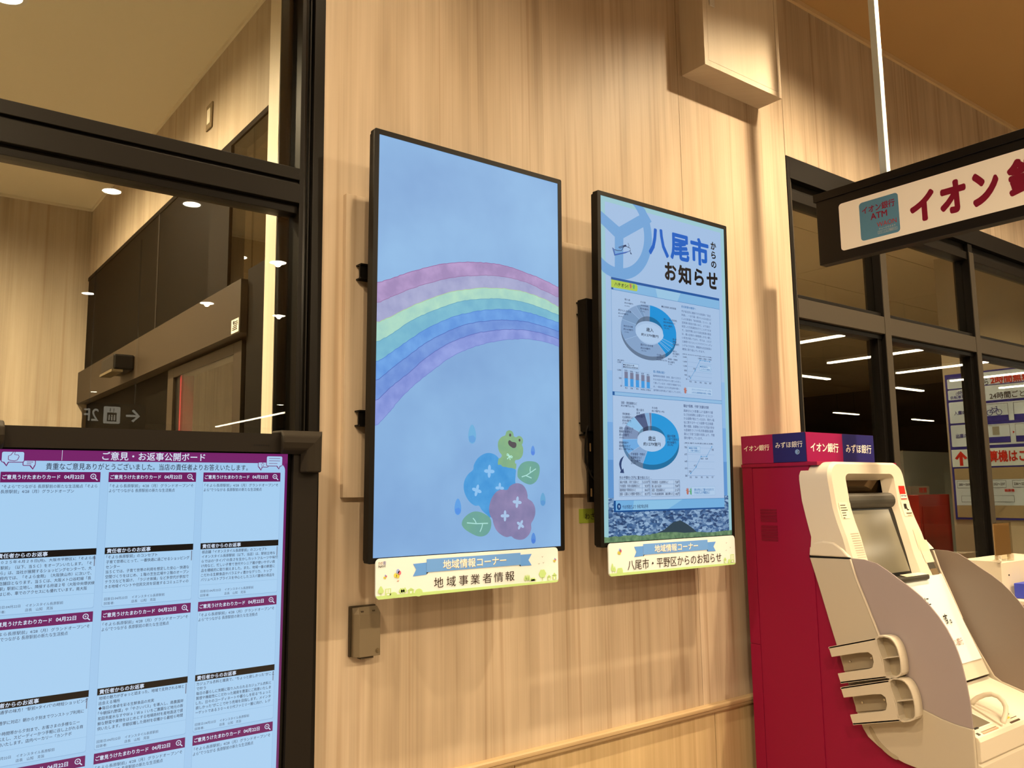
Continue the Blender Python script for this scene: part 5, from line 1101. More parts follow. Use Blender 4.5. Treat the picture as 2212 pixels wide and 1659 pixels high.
letters(SF, [('WAON', 0.519, -2.5185, 0.6015, -2.499)], 0.0030, 'lettering', mat('badge_red', (196, 60, 50), 0.5), bdg, bold=0.004)
letters(SF, [('チャージできます', 0.5265, -2.4940, 0.5965, -2.4855), ('ステーション機能付き', 0.5240, -2.4795, 0.5985, -2.4725)], 0.0030, 'lettering', mat('badge_white', (225, 225, 215), 0.5), bdg)
SF.polys([stroke([(0.521, -2.4815), (0.602, -2.4815)], 0.0008), stroke([(0.602, -2.4815), (0.602, -2.4705)], 0.0008), stroke([(0.602, -2.4705), (0.521, -2.4705)], 0.0008), stroke([(0.521, -2.4705), (0.521, -2.4815)], 0.0008)], 0.0030, 'badge_box', mat('badge_white'), bdg)
MB().box(1.760, 1.790, -0.570, -0.540, 2.714, 3.87, 0.002).build('hanger', mat('hanger_white', (244, 238, 224), 0.45), sg)
MB().box(1.760, 1.790, -1.60, -1.57, 2.714, 3.87, 0.002).build('hanger', mat('hanger_white'), sg)

# ------------------------------------------------------------------ cash machine
atm = thing('cash_machine', (1.70, -0.40, 0.0), 'cash machine with crimson cabinet, white hood, grey side wings and bank name box', 'cash machine')
CRI = mat('crimson_cabinet', (142, 18, 60), 0.42); WHT = mat('atm_white', (220, 211, 194), 0.38); WHS = mat('atm_shell_side', (194, 185, 168), 0.42)
MB().box(1.412, 1.99, -0.36, -0.055, 0.03, 1.540, 0.003).build('cabinet', CRI, atm)
MB().prism([(-0.36, 0.03), (-0.36, 1.3), (-0.50, 0.72), (-0.80, 0.62), (-0.80, 0.03)], lambda a, b, k: (1.99 if k else 1.412, a, b)).build('lower_cabinet', CRI, atm)
MB().box(1.4095, 1.413, -0.100, -0.052, 0.838, 1.548, 0.0008).build('filler_panel', CRI, atm)
MB().box(1.4095, 1.413, -0.100, -0.052, 0.03, 0.836, 0.0008).build('filler_panel', CRI, atm)
MB().box(1.4085, 1.413, -0.36, -0.103, 0.03, 1.530, 0.0008).build('side_panel', CRI, atm)
MB().box(1.406, 1.99, -0.40, -0.050, 1.536, 1.550, 0.002).build('cabinet_top', CRI, atm)
vt = MB()
VM = mat('vent_dark_crimson', (116, 14, 46), 0.6)
for i in range(12):
    if i == 6: continue
    z = 1.244 + i * 0.0107
    vt.box(1.4072, 1.4092, -0.208, -0.132, z, z + 0.0075)
vt.build('vent_louvres', VM, atm, kind='stuff')
# bank name box on top
sb = thing('bank_name_box', (1.655, -0.203, 1.551), 'four-panel box of crimson and navy bank names on top of the cash machine', 'name box')
MB().box(1.411, 1.901, -0.353, -0.053, 1.5505, 1.6655, 0.001).build('box', mat('box_core', (150, 24, 64), 0.5), sb)
FL = Face((1.4105, -0.0525, 1.666), (0, -1, 0), (0, 0, -1)); FF = Face((1.4105, -0.3545, 1.666), (1, 0, 0), (0, 0, -1))
PKC = mat('aeon_pink', (158, 26, 62), 0.35); NVC = mat('navy_panel', (44, 36, 80), 0.35); PK2 = mat('aeon_crimson', (150, 20, 62), 0.35); WL = mat('white_letters', (250, 246, 236), 0.5)
pL = [FL.slab(FL.rect(0.001, 0.001, 0.1525, 0.114), 0.0, 0.0008, 'panel', PKC, sb), FL.slab(FL.rect(0.1525, 0.001, 0.301, 0.114), 0.0, 0.0008, 'panel', NVC, sb)]
pF = [FF.slab(FF.rect(0.001, 0.001, 0.2525, 0.114), 0.0, 0.0008, 'panel', PKC, sb), FF.slab(FF.rect(0.2525, 0.001, 0.489, 0.114), 0.0, 0.0008, 'panel', NVC, sb)]
letters(FL, [TEXT['boxL'][0][:2] + (0.040,) + (TEXT['boxL'][0][3], 0.064)], 0.0012, 'lettering', WL, pL[0], bold=0.014)
letters(FL, [TEXT['boxL'][1][:2] + (0.034,) + (TEXT['boxL'][1][3], 0.058)], 0.0012, 'lettering', WL, pL[1], bold=0.004)
letters(FF, [TEXT['boxF'][0][:2] + (0.040,) + (TEXT['boxF'][0][3], 0.077)], 0.0012, 'lettering', WL, pF[0], bold=0.02)
letters(FF, [TEXT['boxF'][1][:2] + (0.041,) + (TEXT['boxF'][1][3], 0.077)], 0.0012, 'lettering', WL, pF[1], bold=0.006)
c_ = FL.p(0.264, 0.076, 0)
MB().lathe([(0.0, -0.006), (0.005, -0.006), (0.006, -0.003), (0.010, -0.003), (0.011, 0.0)], c_, 'x', 20).build('key_lock', STEEL, pL[1])

# white hood: front surface follows a bent profile y(z)
PR = [(1.56, -0.448), (1.493, -0.454), (1.42, -0.463), (1.371, -0.470), (1.309, -0.487), (1.276, -0.500), (1.196, -0.519), (1.124, -0.545), (1.048, -0.575), (0.935, -0.62), (0.74, -0.705)]
BK = [(1.56, -0.350), (1.535, -0.335), (1.518, -0.326), (1.494, -0.322), (1.405, -0.329), (1.335, -0.344), (1.257, -0.363), (1.235, -0.356), (1.191, -0.352), (1.096, -0.381), (0.639, -0.512)]
def interp(tab, z):
    for (z0, y0), (z1, y1) in zip(tab, tab[1:]):
        if z <= z0 and z >= z1:
            return y0 + (y1 - y0) * (z0 - z) / (z0 - z1)
    return tab[0][1] if z > tab[0][0] else tab[-1][1]
fy = lambda z: interp(PR, z)
by = lambda z: interp(BK, z)
def xr(z): return 1.945 + max(0.0, min(1.0, (1.44 - z) / 0.2)) * 0.025
# loops: up the left side, across the top, down the right side
NS, NC, NT = 14, 8, 6
Z0, Z1 = 1.105, 1.482
left = [Z0 + (Z1 - Z0) * i / NS for i in range(NS + 1)]
def loop(xl, xrf, zt, rc):
    pts = [(xl, z) for z in left]
    zc = zt - rc
    base = left[-1]
    pts[-1] = (xl, base)
    for i in range(1, NC + 1):
        a = math.pi / 2 * i / NC
        pts.append((xl + rc * (1 - math.cos(a)), max(zc, base) + (zt - max(zc, base)) * math.sin(a)))
    x1 = xl + rc; x2 = xrf(zc) - rc
    for i in range(1, NT): pts.append((x1 + (x2 - x1) * i / NT, zt))
    for i in range(0, NC + 1):
        a = math.pi / 2 * (1 - i / NC)
        pts.append((xrf(zc) - rc * (1 - math.cos(a)), max(zc, base) + (zt - max(zc, base)) * math.sin(a)))
    for z in reversed(left[:-1]): pts.append((xrf(z), z))
    return pts
def xo(z): return 1.858 - max(0.0, min(1.0, (1.44 - z) / 0.32)) * 0.018
outer = loop(1.400, xr, 1.548, 0.062)
mid = loop(1.410, lambda z: xr(z) - 0.010, 1.539, 0.055)
inn = loop(1.503, xo, 1.503, 0.030)
deep = loop(1.530, lambda z: xo(z) - 0.026, 1.478, 0.028)
rows = [[(x, by(z) + 0.0, z) for x, z in outer], [(x, fy(z) + 0.012, z) for x, z in outer], [(x, fy(z), z) for x, z in mid], [(x, fy(z), z) for x, z in inn], [(x, fy(z) + 0.045, z) for x, z in deep]]
k = len(outer); me = MB()
for a, b in zip(rows, rows[1:]): me.add(a + b, [(i, i + 1, k + i + 1, k + i) for i in range(k - 1)])
me.build('hood', WHT, atm, smooth=True)
# face below the display, down to the console
zz = [1.105 - 0.365 * i / 14 for i in range(15)]
me = MB(); cols = [1.400, 1.405, 1.42, 1.70, 1.985, 1.998, 2.004]
me.add([(x, fy(z) + (0.014 if j in (0, 6) else 0.002 if j in (1, 5) else 0), z) for z in zz for j, x in enumerate(cols)], [(i * 7 + j, i * 7 + j + 1, i * 7 + j + 8, i * 7 + j + 7) for i in range(14) for j in range(6)])
me.build('front_apron', WHT, atm, smooth=True)
# side shells (left and right), with the shoulder above the seam
SIDE = [(-0.352, 1.191), (-0.381, 1.096), (-0.425, 0.94), (-0.470, 0.785), (-0.512, 0.639), (-0.527, 0.606), (-0.543, 0.582), (-0.580, 0.557), (-0.624, 0.536), (-0.670, 0.523), (-0.718, 0.516), (-0.80, 0.512), (-0.905, 0.512), (-0.905, 0.680), (-0.851, 0.685), (-0.809, 0.693), (-0.767, 0.706), (-0.738, 0.714), (-0.715, 0.730), (-0.66, 0.83), (-0.610, 0.935), (-0.567, 1.048), (-0.537, 1.124), (-0.517, 1.193)]
MB().prism(SIDE, lambda a, b, k: (1.408 if k else 1.394, a, b)).build('side_shell', WHS, atm, bevel=0.003)
MB().prism(SIDE, lambda a, b, k: (2.024 if k else 2.010, a, b)).build('side_shell', WHS, atm, bevel=0.003)
SH = [(-0.352, 1.197), (-0.356, 1.228), (-0.372, 1.246), (-0.410, 1.254), (-0.455, 1.250), (-0.490, 1.228), (-0.518, 1.197)]
for a, b in ((1.391, 1.412), (1.958, 2.026)):
    MB().prism(SH, lambda p, q, k: (b if k else a, p, q)).build('shoulder', WHT, atm, bevel=0.006)
for x in (1.3915, 2.0235): MB().prism([(-0.353, 1.1905), (-0.353, 1.1975), (-0.5185, 1.1975), (-0.5185, 1.1935)], lambda p, q, k: (x + 0.006 if k else x + 0.0018, p, q)).build('seam_line', BLACK, atm)
for x in (1.3925, 2.008):
    MB().tube([(x, -0.519, 1.192), (x, -0.539, 1.122), (x, -0.569, 1.046), (x, -0.612, 0.933)], 0.004, 6).build('wing_channel', WHT, atm)
# handle recess
sl = smooth_poly([(-0.553, 0.620), (-0.562, 0.613), (-0.585, 0.578), (-0.620, 0.551), (-0.646, 0.540), (-0.650, 0.532), (-0.635, 0.530), (-0.600, 0.547), (-0.568, 0.577), (-0.550, 0.608)], 3)
MB().prism(sl, lambda a, b, k: (1.3945 if k else 1.3925, a, b)).build('grip_recess', mat('grip_shade', (170, 158, 136), 0.5), atm)
# grey wings
WING = [(-0.519, 1.196), (-0.570, 1.194), (-0.616, 1.183), (-0.655, 1.160), (-0.695, 1.133), (-0.735, 1.107), (-0.769, 1.080), (-0.797, 1.051), (-0.822, 1.020), (-0.845, 0.985), (-0.863, 0.948), (-0.875, 0.914), (-0.884, 0.880), (-0.895, 0.816), (-0.902, 0.752), (-0.904, 0.681), (-0.851, 0.686), (-0.809, 0.694), (-0.767, 0.707), (-0.738, 0.715), (-0.715, 0.731), (-0.66, 0.831), (-0.612, 0.936), (-0.569, 1.049), (-0.539, 1.125)]
def frosted():
    m = bpy.data.materials.new('frosted_wing'); m.use_nodes = True; nt = m.node_tree; N = nt.nodes; L = nt.links
    b = N['Principled BSDF']; b.inputs['Base Color'].default_value = (*lin((192, 180, 182)), 1); b.inputs['Roughness'].default_value = 0.2; b.inputs['Specular IOR Level'].default_value = 0.7
    tr = N.new('ShaderNodeBsdfTranslucent'); tr.inputs[0].default_value = (*lin((206, 190, 184)), 1)
    mx = N.new('ShaderNodeMixShader'); mx.inputs[0].default_value = 0.30
    L.new(b.outputs[0], mx.inputs[1]); L.new(tr.outputs[0], mx.inputs[2]); L.new(mx.outputs[0], N['Material Output'].inputs[0])
    return m
FRO = frosted()
for x in (1.397, 2.014):
    MB().prism(WING, lambda a, b, k: (x + 0.004 if k else x, a, b)).build('wing', FRO, atm)
WIN = mat('wing_shade_grey', (128, 116, 108), 0.35)  # added skin; shade on the wings' inner faces is put into this darker tone
for x in (1.4012, 2.0128):
    MB().prism(WING, lambda a, b, k: (x + 0.001 if k else x, a, b)).build('wing_shade_skin', WIN, atm)
# sloping display with rolled cover above it
dv = [(1.108, 0.040), (1.365, 0.030)]
MB().add([(1.520, fy(1.110) + 0.030, 1.110), (1.850, fy(1.110) + 0.030, 1.110), (1.838, fy(1.368) + 0.022, 1.368), (1.508, fy(1.368) + 0.022, 1.368)], [(0, 1, 2, 3)]).build('display_surround', mat('atm_black', (18, 17, 16), 0.3), atm)
MB().add([(1.512, fy(1.124) + 0.026, 1.124), (1.812, fy(1.124) + 0.026, 1.124), (1.800, fy(1.362) + 0.018, 1.362), (1.506, fy(1.362) + 0.018, 1.362)], [(0, 1, 2, 3)]).build('display', mat('atm_screen', (128, 124, 108), 0.12, 0.0, 0.5), atm)
ra = []
for i in range(13):
    a = math.pi * (-0.1 + 1.1 * i / 12)
    ra.append((fy(1.398) + 0.030 - 0.026 * math.sin(a) - 0.006, 1.397 - 0.030 * math.cos(a)))
ra += [(fy(1.4) + 0.06, 1.428), (fy(1.4) + 0.06, 1.368)]
MB().prism(ra, lambda a, b, k: (1.838 if k else 1.500, a, b)).build('rolled_cover', mat('atm_charcoal', (74, 72, 66), 0.4), atm, bevel=0.004)
MB().add([(1.49, fy(1.45) + 0.075, 1.40), (1.86, fy(1.45) + 0.075, 1.40), (1.86, fy(1.45) + 0.045, 1.51), (1.49, fy(1.45) + 0.045, 1.51)], [(0, 1, 2, 3)]).build('mirror', mat('atm_mirror', (96, 74, 44), 0.08, 0.85), atm)
MB().box(1.60, 1.86, fy(1.1) - 0.018, fy(1.1) + 0.03, 1.092, 1.112, 0.006).build('display_ledge', mat('atm_charcoal'), atm)
# stickers on the hood, in its own bent surface
def on_hood(rects, name, m, d=0.0012, par=atm):
    me = MB()
    for x0, z1, x1, z0 in rects:
        me.add([(x0, fy(z0) - d, z0), (x1, fy(z0) - d, z0), (x1, fy((z0 + z1) / 2) - d, (z0 + z1) / 2), (x0, fy((z0 + z1) / 2) - d, (z0 + z1) / 2), (x1, fy(z1) - d, z1), (x0, fy(z1) - d, z1)], [(0, 1, 2, 3), (3, 2, 4, 5)])
    return me.build(name, m, par)
INK = mat('ink')
on_hood([(1.880, 1.454, 1.926, 1.4205)], 'security_sticker', mat('sticker_red', (214, 40, 30), 0.4)); on_hood([(1.882, 1.4205, 1.928, 1.4035)], 'security_sticker', mat('sticker_white', (236, 232, 226), 0.4)); on_hood([(1.882, 1.4035, 1.928, 1.400)], 'security_sticker', mat('sticker_red'))
hs = Face((1.884, fy(1.412) - 0.0022, 1.4185), (1, 0, 0), (0, 0.12, -1))
letters(hs, [('SECOM', 0.0, 0.002, 0.042, 0.0135)], 0.0, 'lettering', mat('secom_blue', (30, 44, 110), 0.5), atm, bold=0.03)
on_hood([(1.874, 1.394, 1.940, 1.332)], 'camera_notice', mat('notice_cream', (240, 230, 206), 0.45))
on_hood([(1.890, 1.382, 1.912, 1.362), (1.906, 1.364, 1.914, 1.356), (1.912, 1.360, 1.922, 1.356)], 'camera_mark', INK, 0.0022)
on_hood([(1.893, 1.3465, 1.936, 1.3420), (1.896, 1.3365, 1.936, 1.3350)], 'notice_print', mat('grey_ink', (110, 96, 80), 0.5), 0.0022)
on_hood([(1.424, 1.396, 1.478, 1.336)], 'small_notice', mat('notice_cream'))
on_hood([(1.430, 1.386 - i * 0.0092, 1.430 + w_, 1.3835 - i * 0.0092) for i, w_ in enumerate((0.034, 0.040, 0.044, 0.028, 0.026, 0.012))], 'notice_print', INK, 0.0022)
hl = []
for i in range(11):
    for j in range(9):
        x = 1.440 + j * 0.0062 + i * 0.0004; z = 1.282 - i * 0.0086
        hl.append((x, z, x + 0.0026, z - 0.0028))
on_hood(hl, 'speaker_holes', mat('hole_shade', (120, 108, 90), 0.6), 0.0008)
on_hood([(1.893, 1.280, 1.934, 1.200)], 'reader_plate', mat('plate_cream', (226, 214, 190), 0.4)); on_hood([(1.905, 1.236, 1.975, 1.15)], 'reader_plate', mat('plate_cream'), 0.0016)
on_hood([(1.914, 1.150, 1.962, 1.124)], 'card_slot', mat('atm_charcoal'), 0.002); on_hood([(1.918, 1.126, 1.970, 1.100)], 'card_slot', mat('slot_brown', (120, 104, 80), 0.4), 0.002)
# paper notice on the apron
pn = thing('paper_notice', (1.80, -0.60, 0.80), 'white paper notice taped over the apron of the cash machine', 'notice')
pm = MB()
pz = [1.103 - (1.103 - 0.795) * i / 8 for i in range(9)]
pm.add([(x, fy(z) - 0.004, z) for z in pz for x in (1.66, 1.985)], [(2 * i, 2 * i + 1, 2 * i + 3, 2 * i + 2) for i in range(8)]); pm.build('sheet', mat('paper_bright', (248, 240, 220), 0.55), pn)
ph = Face((1.66, fy(1.103) - 0.0052, 1.103), (1, 0, 0), (0, fy(0.795) - fy(1.103), 0.795 - 1.103))
letters(ph, [('に', 0.103, 0.079, 0.134, 0.110), ('す。', 0.178, 0.149, 0.226, 0.188)], 0.002, 'handwriting', INK, pn, bold=0.024)
letters(ph, [('イオン銀行', 0.134, 0.244, 0.240, 0.270)], 0.002, 'lettering', mat('salmon_ink', (150, 90, 70), 0.6), pn)
pf = thing('paper_slip', (1.74, -0.55, 1.10), 'cream paper slip folded on the ledge below the cash machine display', 'paper')
MB().add([(1.685, -0.572, 1.1125), (1.845, -0.572, 1.1125), (1.845, -0.540, 1.118), (1.69, -0.540, 1.118)], [(0, 1, 2, 3)]).build('slip', mat('notice_cream'), pf)
# console with folding arch
CON = [(-0.690, 0.728), (-0.705, 0.7205), (-0.900, 0.6582), (-0.912, 0.652), (-0.918, 0.640), (-0.918, 0.579), (-0.908, 0.576), (-0.908, 0.570), (-0.918, 0.568), (-0.908, 0.40), (-0.75, 0.40), (-0.69, 0.55)]
MB().prism(CON, lambda a, b, k: (2.010 if k else 1.409, a, b)).build('console', WHT, atm, bevel=0.003)
ct = lambda y: 0.655 + (y + 0.91) * 0.067 / 0.21
def on_console(x0, y0, x1, y1, name, m, h=0.001, d=0.0):
    MB().prism([(x0, y0), (x1, y0), (x1 + d, y1), (x0 + d, y1)], lambda a, b, k: (a, b, ct(b) + (h if k else -0.002))).build(name, m, atm)
on_console(1.412, -0.886, 1.585, -0.808, 'cash_tray_rim', mat('tray_rim', (236, 224, 214), 0.3), 0.0012)
on_console(1.418, -0.880, 1.572, -0.816, 'cash_tray', mat('tray_grey', (120, 112, 98), 0.25), 0.0020)
on_console(1.445, -0.884, 1.482, -0.878, 'coin_slot', BLACK, 0.003); on_console(1.428, -0.906, 1.442, -0.896, 'sensor_window', mat('atm_charcoal'), 0.0012)
on_console(1.461, -0.900, 1.569, -0.8975, 'console_print', mat('brown_print', (150, 120, 96), 0.5), 0.0010)
on_console(1.461, -0.9075, 1.569, -0.9020, 'console_print', mat('salmon_print', (214, 158, 132), 0.5), 0.0010)
on_console(1.592, -0.906, 1.602, -0.795, 'divider_ridge', WHT, 0.006, 0.035)
on_console(1.662, -0.9085, 1.733, -0.9035, 'card_line', mat('slot_brown2', (80, 60, 44), 0.4), 0.0012)
on_console(1.680, -0.889, 1.700, -0.879, 'yellow_key', mat('key_yellow', (240, 214, 90), 0.4), 0.004); on_console(1.712, -0.875, 1.730, -0.866, 'green_key', mat('key_green', (40, 70, 58), 0.4), 0.004)
on_console(1.700, -0.8925, 1.745, -0.8905, 'key_legend', mat('grey_ink'), 0.0012)
fl_ = Face((1.730, -0.9185, 0.622), (1, 0, 0), (0, 0, -1))
fl_.poly(fl_.rect(0.0, 0.0, 0.006, 0.012), 0.0006, 'maker_mark', INK, atm)
ap = [(1.655, -0.782, 0.690), (1.662, -0.790, 0.706), (1.670, -0.802, 0.718), (1.680, -0.822, 0.730), (1.685, -0.843, 0.735), (1.689, -0.862, 0.730), (1.690, -0.876, 0.716), (1.686, -0.885, 0.700), (1.670, -0.890, 0.682), (1.634, -0.895, 0.662), (1.628, -0.896, 0.655)]
MB().tube(ap, 0.0085, 10).build('arch_guard', WHT, atm, smooth=True)
# two card holders on the left side
def holder(dy, dz, label):
    t = thing('card_holder', (1.37, -0.60 + dy, 0.80 + dz), label, 'card holder', 'card holders on the cash machine')
    HM = mat('holder_cream', (206, 197, 180), 0.42); HI = mat('holder_inside', (176, 164, 142), 0.5)
    q = lambda pts: [(a + dy, b + dz) for a, b in pts]
    plate = q([(-0.440, 0.880), (-0.450, 0.846), (-0.560, 0.876), (-0.592, 0.882), (-0.606, 0.874), (-0.610, 0.852), (-0.604, 0.833), (-0.590, 0.826), (-0.470, 0.792), (-0.480, 0.759), (-0.652, 0.805), (-0.640, 0.860), (-0.622, 0.934)])
    MB().prism(plate, lambda a, b, k: (1.352 if k else 1.346, a, b)).build('clip_plate', HM, t, bevel=0.0015)
    for s in ([(-0.440, 0.880), (-0.622, 0.934), (-0.622, 0.928), (-0.440, 0.874)], [(-0.480, 0.765), (-0.652, 0.811), (-0.652, 0.805), (-0.480, 0.759)]):
        MB().prism(q(s), lambda a, b, k: (1.394 if k else 1.346, a, b)).build('rib', HM, t)
    MB().prism(q([(-0.470, 0.795), (-0.465, 0.850), (-0.600, 0.885), (-0.605, 0.830)]), lambda a, b, k: (1.394 if k else 1.388, a, b)).build('back_plate', HI, t)
    for a, b in ((-0.497, 0.832), (-0.580, 0.856)):
        MB().lathe([(0.0, -0.003), (0.004, -0.003), (0.004, 0.0)], (1.388, a + dy, b + dz), 'x', 10).build('screw', STEEL, t)
    po = smooth_poly([(-0.622, 0.934), (-0.668, 0.944), (-0.692, 0.925), (-0.704, 0.893), (-0.709, 0.853), (-0.702, 0.820), (-0.652, 0.806), (-0.642, 0.860)], 3)
    po = q(po); cxx = sum(p[0] for p in po) / len(po); czz = sum(p[1] for p in po) / len(po)
    pi_ = [(cxx + (a - cxx) * 0.90, czz + (b - czz) * 0.93) for a, b in po]; kk = len(po)
    me = MB(); rws = [[(1.394, a, b) for a, b in po], [(1.346, a, b) for a, b in po], [(1.346, a, b) for a, b in pi_], [(1.384, a, b) for a, b in pi_]]
    for r_, s_ in zip(rws, rws[1:]): me.add(r_ + s_, [(i, (i + 1) % kk, kk + (i + 1) % kk, kk + i) for i in range(kk)])
    me.build('pocket', HM, t)
    MB().add([(1.384, a, b) for a, b in pi_], [tuple(range(kk))]).build('pocket_floor', HI, t)
    MB().prism(q([(-0.640, 0.868), (-0.706, 0.886), (-0.706, 0.883), (-0.640, 0.865)]), lambda a, b, k: (1.386 if k else 1.352, a, b)).build('divider', HM, t)
holder(0.0, 0.0, 'cream card holder on the cash machine side, the upper of the two')
holder(-0.038, -0.134, 'cream card holder on the cash machine side, the lower of the two')

# ------------------------------------------------------------------ seen behind the right glazing
bk = thing('parking_board', (5.50, 0.75, 1.19), 'white and purple bicycle parking price board with red arrow behind the glass', 'notice board')
BF = Face((5.4995, 0, 0), (0, -1, 0), (0, 0, -1))
PB = mat('board_purple', (58, 48, 104), 0.5); BW = mat('board_white', (226, 216, 198), 0.5); RD = mat('board_red', (196, 52, 40), 0.5)
BF.slab(BF.rect(-0.998, -2.348, -0.14, -1.190), 0.0, 0.012, 'board', PB, bk)
cs = DATA['bike_cells']
for i in range(0, 8, 2): BF.poly(rrect(-0.982, cs[i][1], -0.775, cs[i + 1][1], 0.008, 3), 0.014, 'cell', BW, bk)
BF.poly(BF.rect(-0.765, -2.335, -0.15, -1.765), 0.014, 'cell', BW, bk)
BF.poly(BF.rect(-0.990, -1.740, -0.14, -1.602), 0.014, 'arrow_row', mat('row_white', (236, 226, 206), 0.5), bk)
BF.poly(BF.rect(-0.980, -1.590, -0.15, -1.205), 0.014, 'map_row', BW, bk)
BF.polys([BF.rect(-0.98, -1.590, -0.15, -1.50), BF.rect(-0.98, -1.30, -0.15, -1.205)], 0.015, 'map_block', mat('map_grey', (168, 152, 120), 0.6), bk)
letters(BF, [('入', -0.860, -2.296, -0.80, -2.240), ('自転車料金', -0.962, -2.172, -0.815, -2.146), ('入庫の方法', -0.945, -2.050, -0.79, -2.016), ('出庫の方法', -0.945, -1.866, -0.79, -1.830)], 0.016, 'lettering', PB, bk, bold=0.012)
letters(BF, [('から', -0.74, -2.283, -0.665, -2.235), ('24時間ごと/', -0.665, -2.170, -0.39, -2.118)], 0.016, 'lettering', mat('board_ink', (60, 52, 60), 0.5), bk, bold=0.012)
letters(BF, [('2時間無料', -0.650, -2.298, -0.36, -2.236), ('精算機はこちら', -0.778, -1.722, -0.30, -1.630)], 0.016, 'lettering', RD, bk, bold=0.03)
BF.polys([BF.rect(-0.765, -2.235, -0.15, -2.229), BF.rect(-0.765, -2.110, -0.15, -2.092), BF.rect(-0.765, -1.945, -0.15, -1.925)], 0.016, 'rule', PB, bk)
for v in (-2.080, -1.915):
    for u in (-0.74, -0.50):
        BF.polys([stroke([(u, v), (u + 0.2, v)], 0.002), stroke([(u + 0.2, v), (u + 0.2, v + 0.135)], 0.002), stroke([(u + 0.2, v + 0.135), (u, v + 0.135)], 0.002), stroke([(u, v + 0.135), (u, v)], 0.002)], 0.0165, 'step_frame', mat('board_ink'), bk)
        BF.poly(BF.rect(u, v + 0.09, u + 0.2, v + 0.135), 0.016, 'step_caption', PB, bk)
def cycle(u, v, s, par):
    ws = []
    for du in (-1, 1): ws += ring(circle(u + du * s * 0.62, v, s * 0.42, n=14), circle(u + du * s * 0.62, v, s * 0.34, n=14))
    for a, b in (((-0.62, 0), (-0.25, -0.55)), ((-0.25, -0.55), (0.4, -0.55)), ((0.4, -0.55), (0.62, 0)), ((-0.25, -0.55), (0.05, 0)), ((0.05, 0), (0.4, -0.55)), ((-0.62, 0), (0.05, 0)), ((0.4, -0.55), (0.35, -0.8)), ((0.2, -0.8), (0.45, -0.8)), ((-0.4, -0.68), (-0.15, -0.68))):
        ws.append(stroke([(u + a[0] * s, v + a[1] * s), (u + b[0] * s, v + b[1] * s)], s * 0.07))
    BF.polys(ws, 0.017, 'bicycle_mark', PB, par)
cycle(-0.888, -2.185, 0.030, bk); cycle(-0.64, -2.015, 0.055, bk)
BF.poly(BF.rect(-0.665, -1.905, -0.615, -1.84), 0.017, 'machine_mark', mat('mark_grey', (150, 150, 136), 0.5), bk)
BF.poly([(-0.520, -1.865), (-0.520, -1.845), (-0.506, -1.855)], 0.017, 'red_triangle', RD, bk)
au = -0.918
BF.poly([(au, -1.728), (au - 0.048, -1.672), (au - 0.030, -1.660), (au - 0.013, -1.682), (au - 0.013, -1.612), (au + 0.013, -1.612), (au + 0.013, -1.682), (au + 0.030, -1.660), (au + 0.048, -1.672)], 0.016, 'red_arrow', RD, bk)
for s, a, b, c, d in (('285〜269', -0.965, -1.49, -0.855, -1.435), ('252〜237', -0.70, -1.49, -0.60, -1.435), ('236〜220', -0.555, -1.49, -0.45, -1.435), ('268〜359', -0.94, -1.375, -0.55, -1.325)):
    BF.poly(BF.rect(a, b, c, d), 0.0152, 'map_cell_line', mat('board_ink'), bk); BF.poly(BF.rect(a + 0.002, b + 0.002, c - 0.002, d - 0.002), 0.0158, 'map_cell', BW, bk)
    letters(BF, [(s, (a + c) / 2 - 0.042, b + 0.018, (a + c) / 2 + 0.042, d - 0.018)], 0.0165, 'lettering', mat('board_ink'), bk, bold=0.02)
letters(BF, [('精算機', -0.615, -1.425, -0.545, -1.402)], 0.0165, 'lettering', RD, bk, bold=0.02)

rm = thing('payment_machine', (5.30, 1.15, 0.0), 'dark red parking payment machine left of the parking price board', 'payment machine')
RB = mat('dark_red_metal', (120, 34, 26), 0.25)
MB().box(5.02, 5.52, 1.05, 1.40, 0.0, 1.388, 0.004).build('cabinet', RB, rm)
MB().box(5.16, 5.46, 1.18, 1.21, 1.388, 1.455).build('top_plate', mat('plate_grey', (120, 112, 98), 0.5), rm)
RF = Face((5.16, 1.1795, 1.455), (1, 0, 0), (0, 0, -1))
letters(RF, [('精算', 0.13, 0.010, 0.26, 0.056)], 0.0006, 'lettering', mat('dim_red', (150, 50, 40), 0.5), rm, bold=0.03)
MB().box(5.06, 5.48, 1.044, 1.05, 0.95, 1.30, 0.003).build('front_panel', RB, rm)

# leaflet stand right of the cash machine
dt = thing('leaflet_stand', (3.55, -0.25, 0.0), 'white leaflet stand at the right edge beside the glazing', 'stand')
WP = mat('stand_white', (222, 212, 192), 0.5)
MB().box(3.262, 3.90, -0.46, -0.04, 0.0, 0.845, 0.003).build('cabinet', WP, dt)
MB().box(3.25, 3.92, -0.47, -0.03, 0.845, 0.868, 0.003).build('shelf_top', WP, dt)
MB().box(3.250, 3.256, -0.25, -0.04, 0.868, 1.058).build('side_cheek', WP, dt)
MB().box(3.256, 3.90, -0.25, -0.244, 0.868, 1.050).build('front_board', WP, dt)
MB().add([(3.256, -0.25, 1.050), (3.90, -0.25, 1.050), (3.90, -0.04, 1.058), (3.256, -0.04, 1.058)], [(0, 1, 2, 3)]).build('top_tray', WP, dt)
MB().lathe([(0.0, -0.012), (0.009, -0.012), (0.009, 0.0)], (3.250, -0.247, 1.062), 'x', 12).build('cap', WP, dt)
MB().lathe([(0.0, -0.003), (0.004, -0.003), (0.004, 0.0)], (3.335, -0.25, 0.985), 'y', 10).build('bolt', BLACK, dt)
ah = thing('acrylic_holder', (3.37, -0.21, 1.06), 'clear acrylic sheet holder with brown paper standing on the leaflet stand', 'sheet holder')
AC = glass('acrylic', (0.9, 0.86, 0.78))
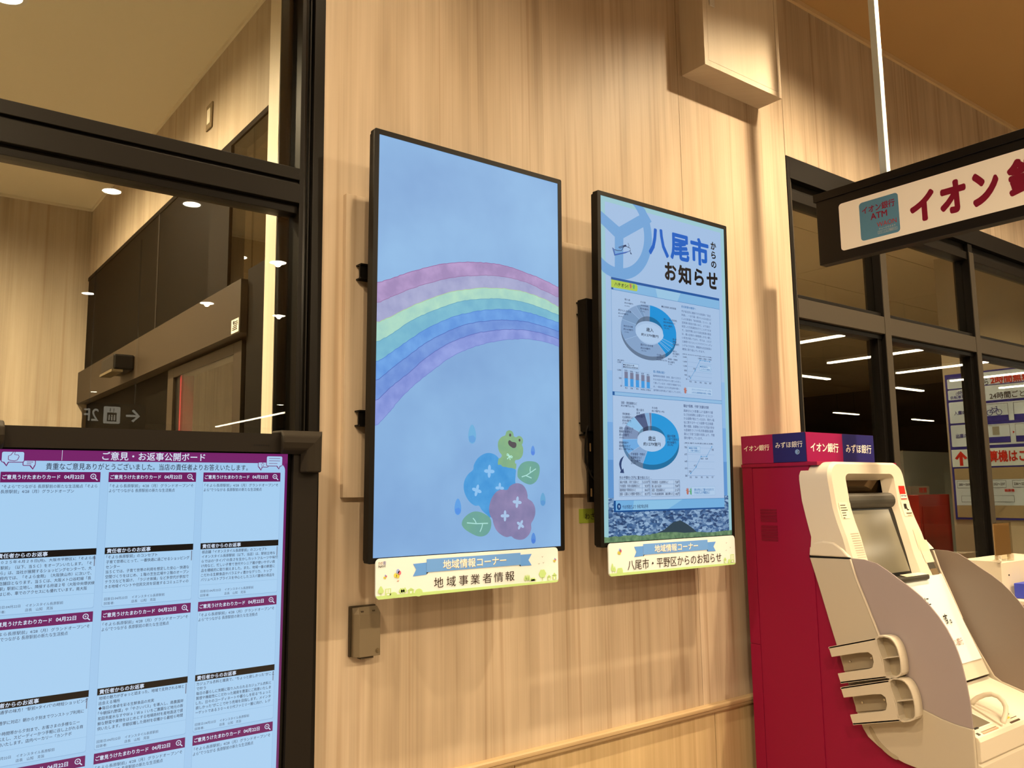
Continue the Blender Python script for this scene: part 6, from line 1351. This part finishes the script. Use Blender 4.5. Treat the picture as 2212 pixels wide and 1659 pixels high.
MB().box(3.276, 3.480, -0.222, -0.219, 1.062, 1.256).build('front_sheet', AC, ah); MB().box(3.282, 3.474, -0.215, -0.212, 1.085, 1.250).build('paper', mat('kraft_tan', (150, 126, 92), 0.7), ah)
for x in (3.300, 3.450): MB().box(x - 0.006, x + 0.006, -0.235, -0.205, 1.053, 1.085).build('clip', WP, ah)
bb_ = thing('blue_box', (3.45, -0.31, 0.868), 'small blue box with a clear window on the leaflet stand shelf', 'box')
MB().box(3.335, 3.52, -0.36, -0.27, 0.8685, 0.945, 0.003).build('carton', mat('carton_blue', (70, 74, 150), 0.45), bb_)
MB().box(3.375, 3.50, -0.362, -0.360, 0.898, 0.936).build('window', mat('carton_window', (150, 158, 168), 0.15), bb_)

# ------------------------------------------------------------------ store objects that the glass and screens mirror
ds = thing('direction_sign', (0.30, -5.9, 2.1), 'black hanging lift direction sign mirrored in the lobby glass', 'sign')
MB().box(0.03, 0.60, -5.96, -5.90, 2.085, 2.30, 0.003).build('panel', mat('sign_black', (24, 21, 18), 0.5), ds)
DF = Face((0.60, -5.8995, 2.30), (-1, 0, 0), (0, 0, -1))
SW_ = lamp_mat('brightened_marks', (1.0, 0.90, 0.72), 1.8)  # glow added to the marks so their mirror image shows
DF.polys([stroke([(0.06, 0.108), (0.17, 0.108)], 0.02), stroke([(0.115, 0.055), (0.06, 0.108), (0.115, 0.160)], 0.022)], 0.001, 'arrow_mark', SW_, ds)
DF.poly(rrect(0.22, 0.03, 0.36, 0.185, 0.012), 0.001, 'lift_plate', SW_, ds)
DF.polys([DF.rect(0.25, 0.085, 0.33, 0.165)] + [stroke([(u, 0.045), (u, 0.078)], 0.006) for u in (0.275, 0.305)], 0.002, 'lift_mark', mat('sign_black'), ds)
DF.polys([circle(u, 0.112, 0.007, n=8) for u in (0.268, 0.29, 0.312)] + [DF.rect(u - 0.006, 0.12, u + 0.006, 0.155) for u in (0.268, 0.29, 0.312)], 0.003, 'lift_riders', SW_, ds)
letters(DF, [('2F', 0.40, 0.055, 0.52, 0.165)], 0.001, 'lettering', SW_, ds, bold=0.01)
for x in (0.12, 0.50): MB().box(x, x + 0.012, -5.935, -5.923, 2.30, 3.87).build('hanger', STEEL, ds)

make_letters()
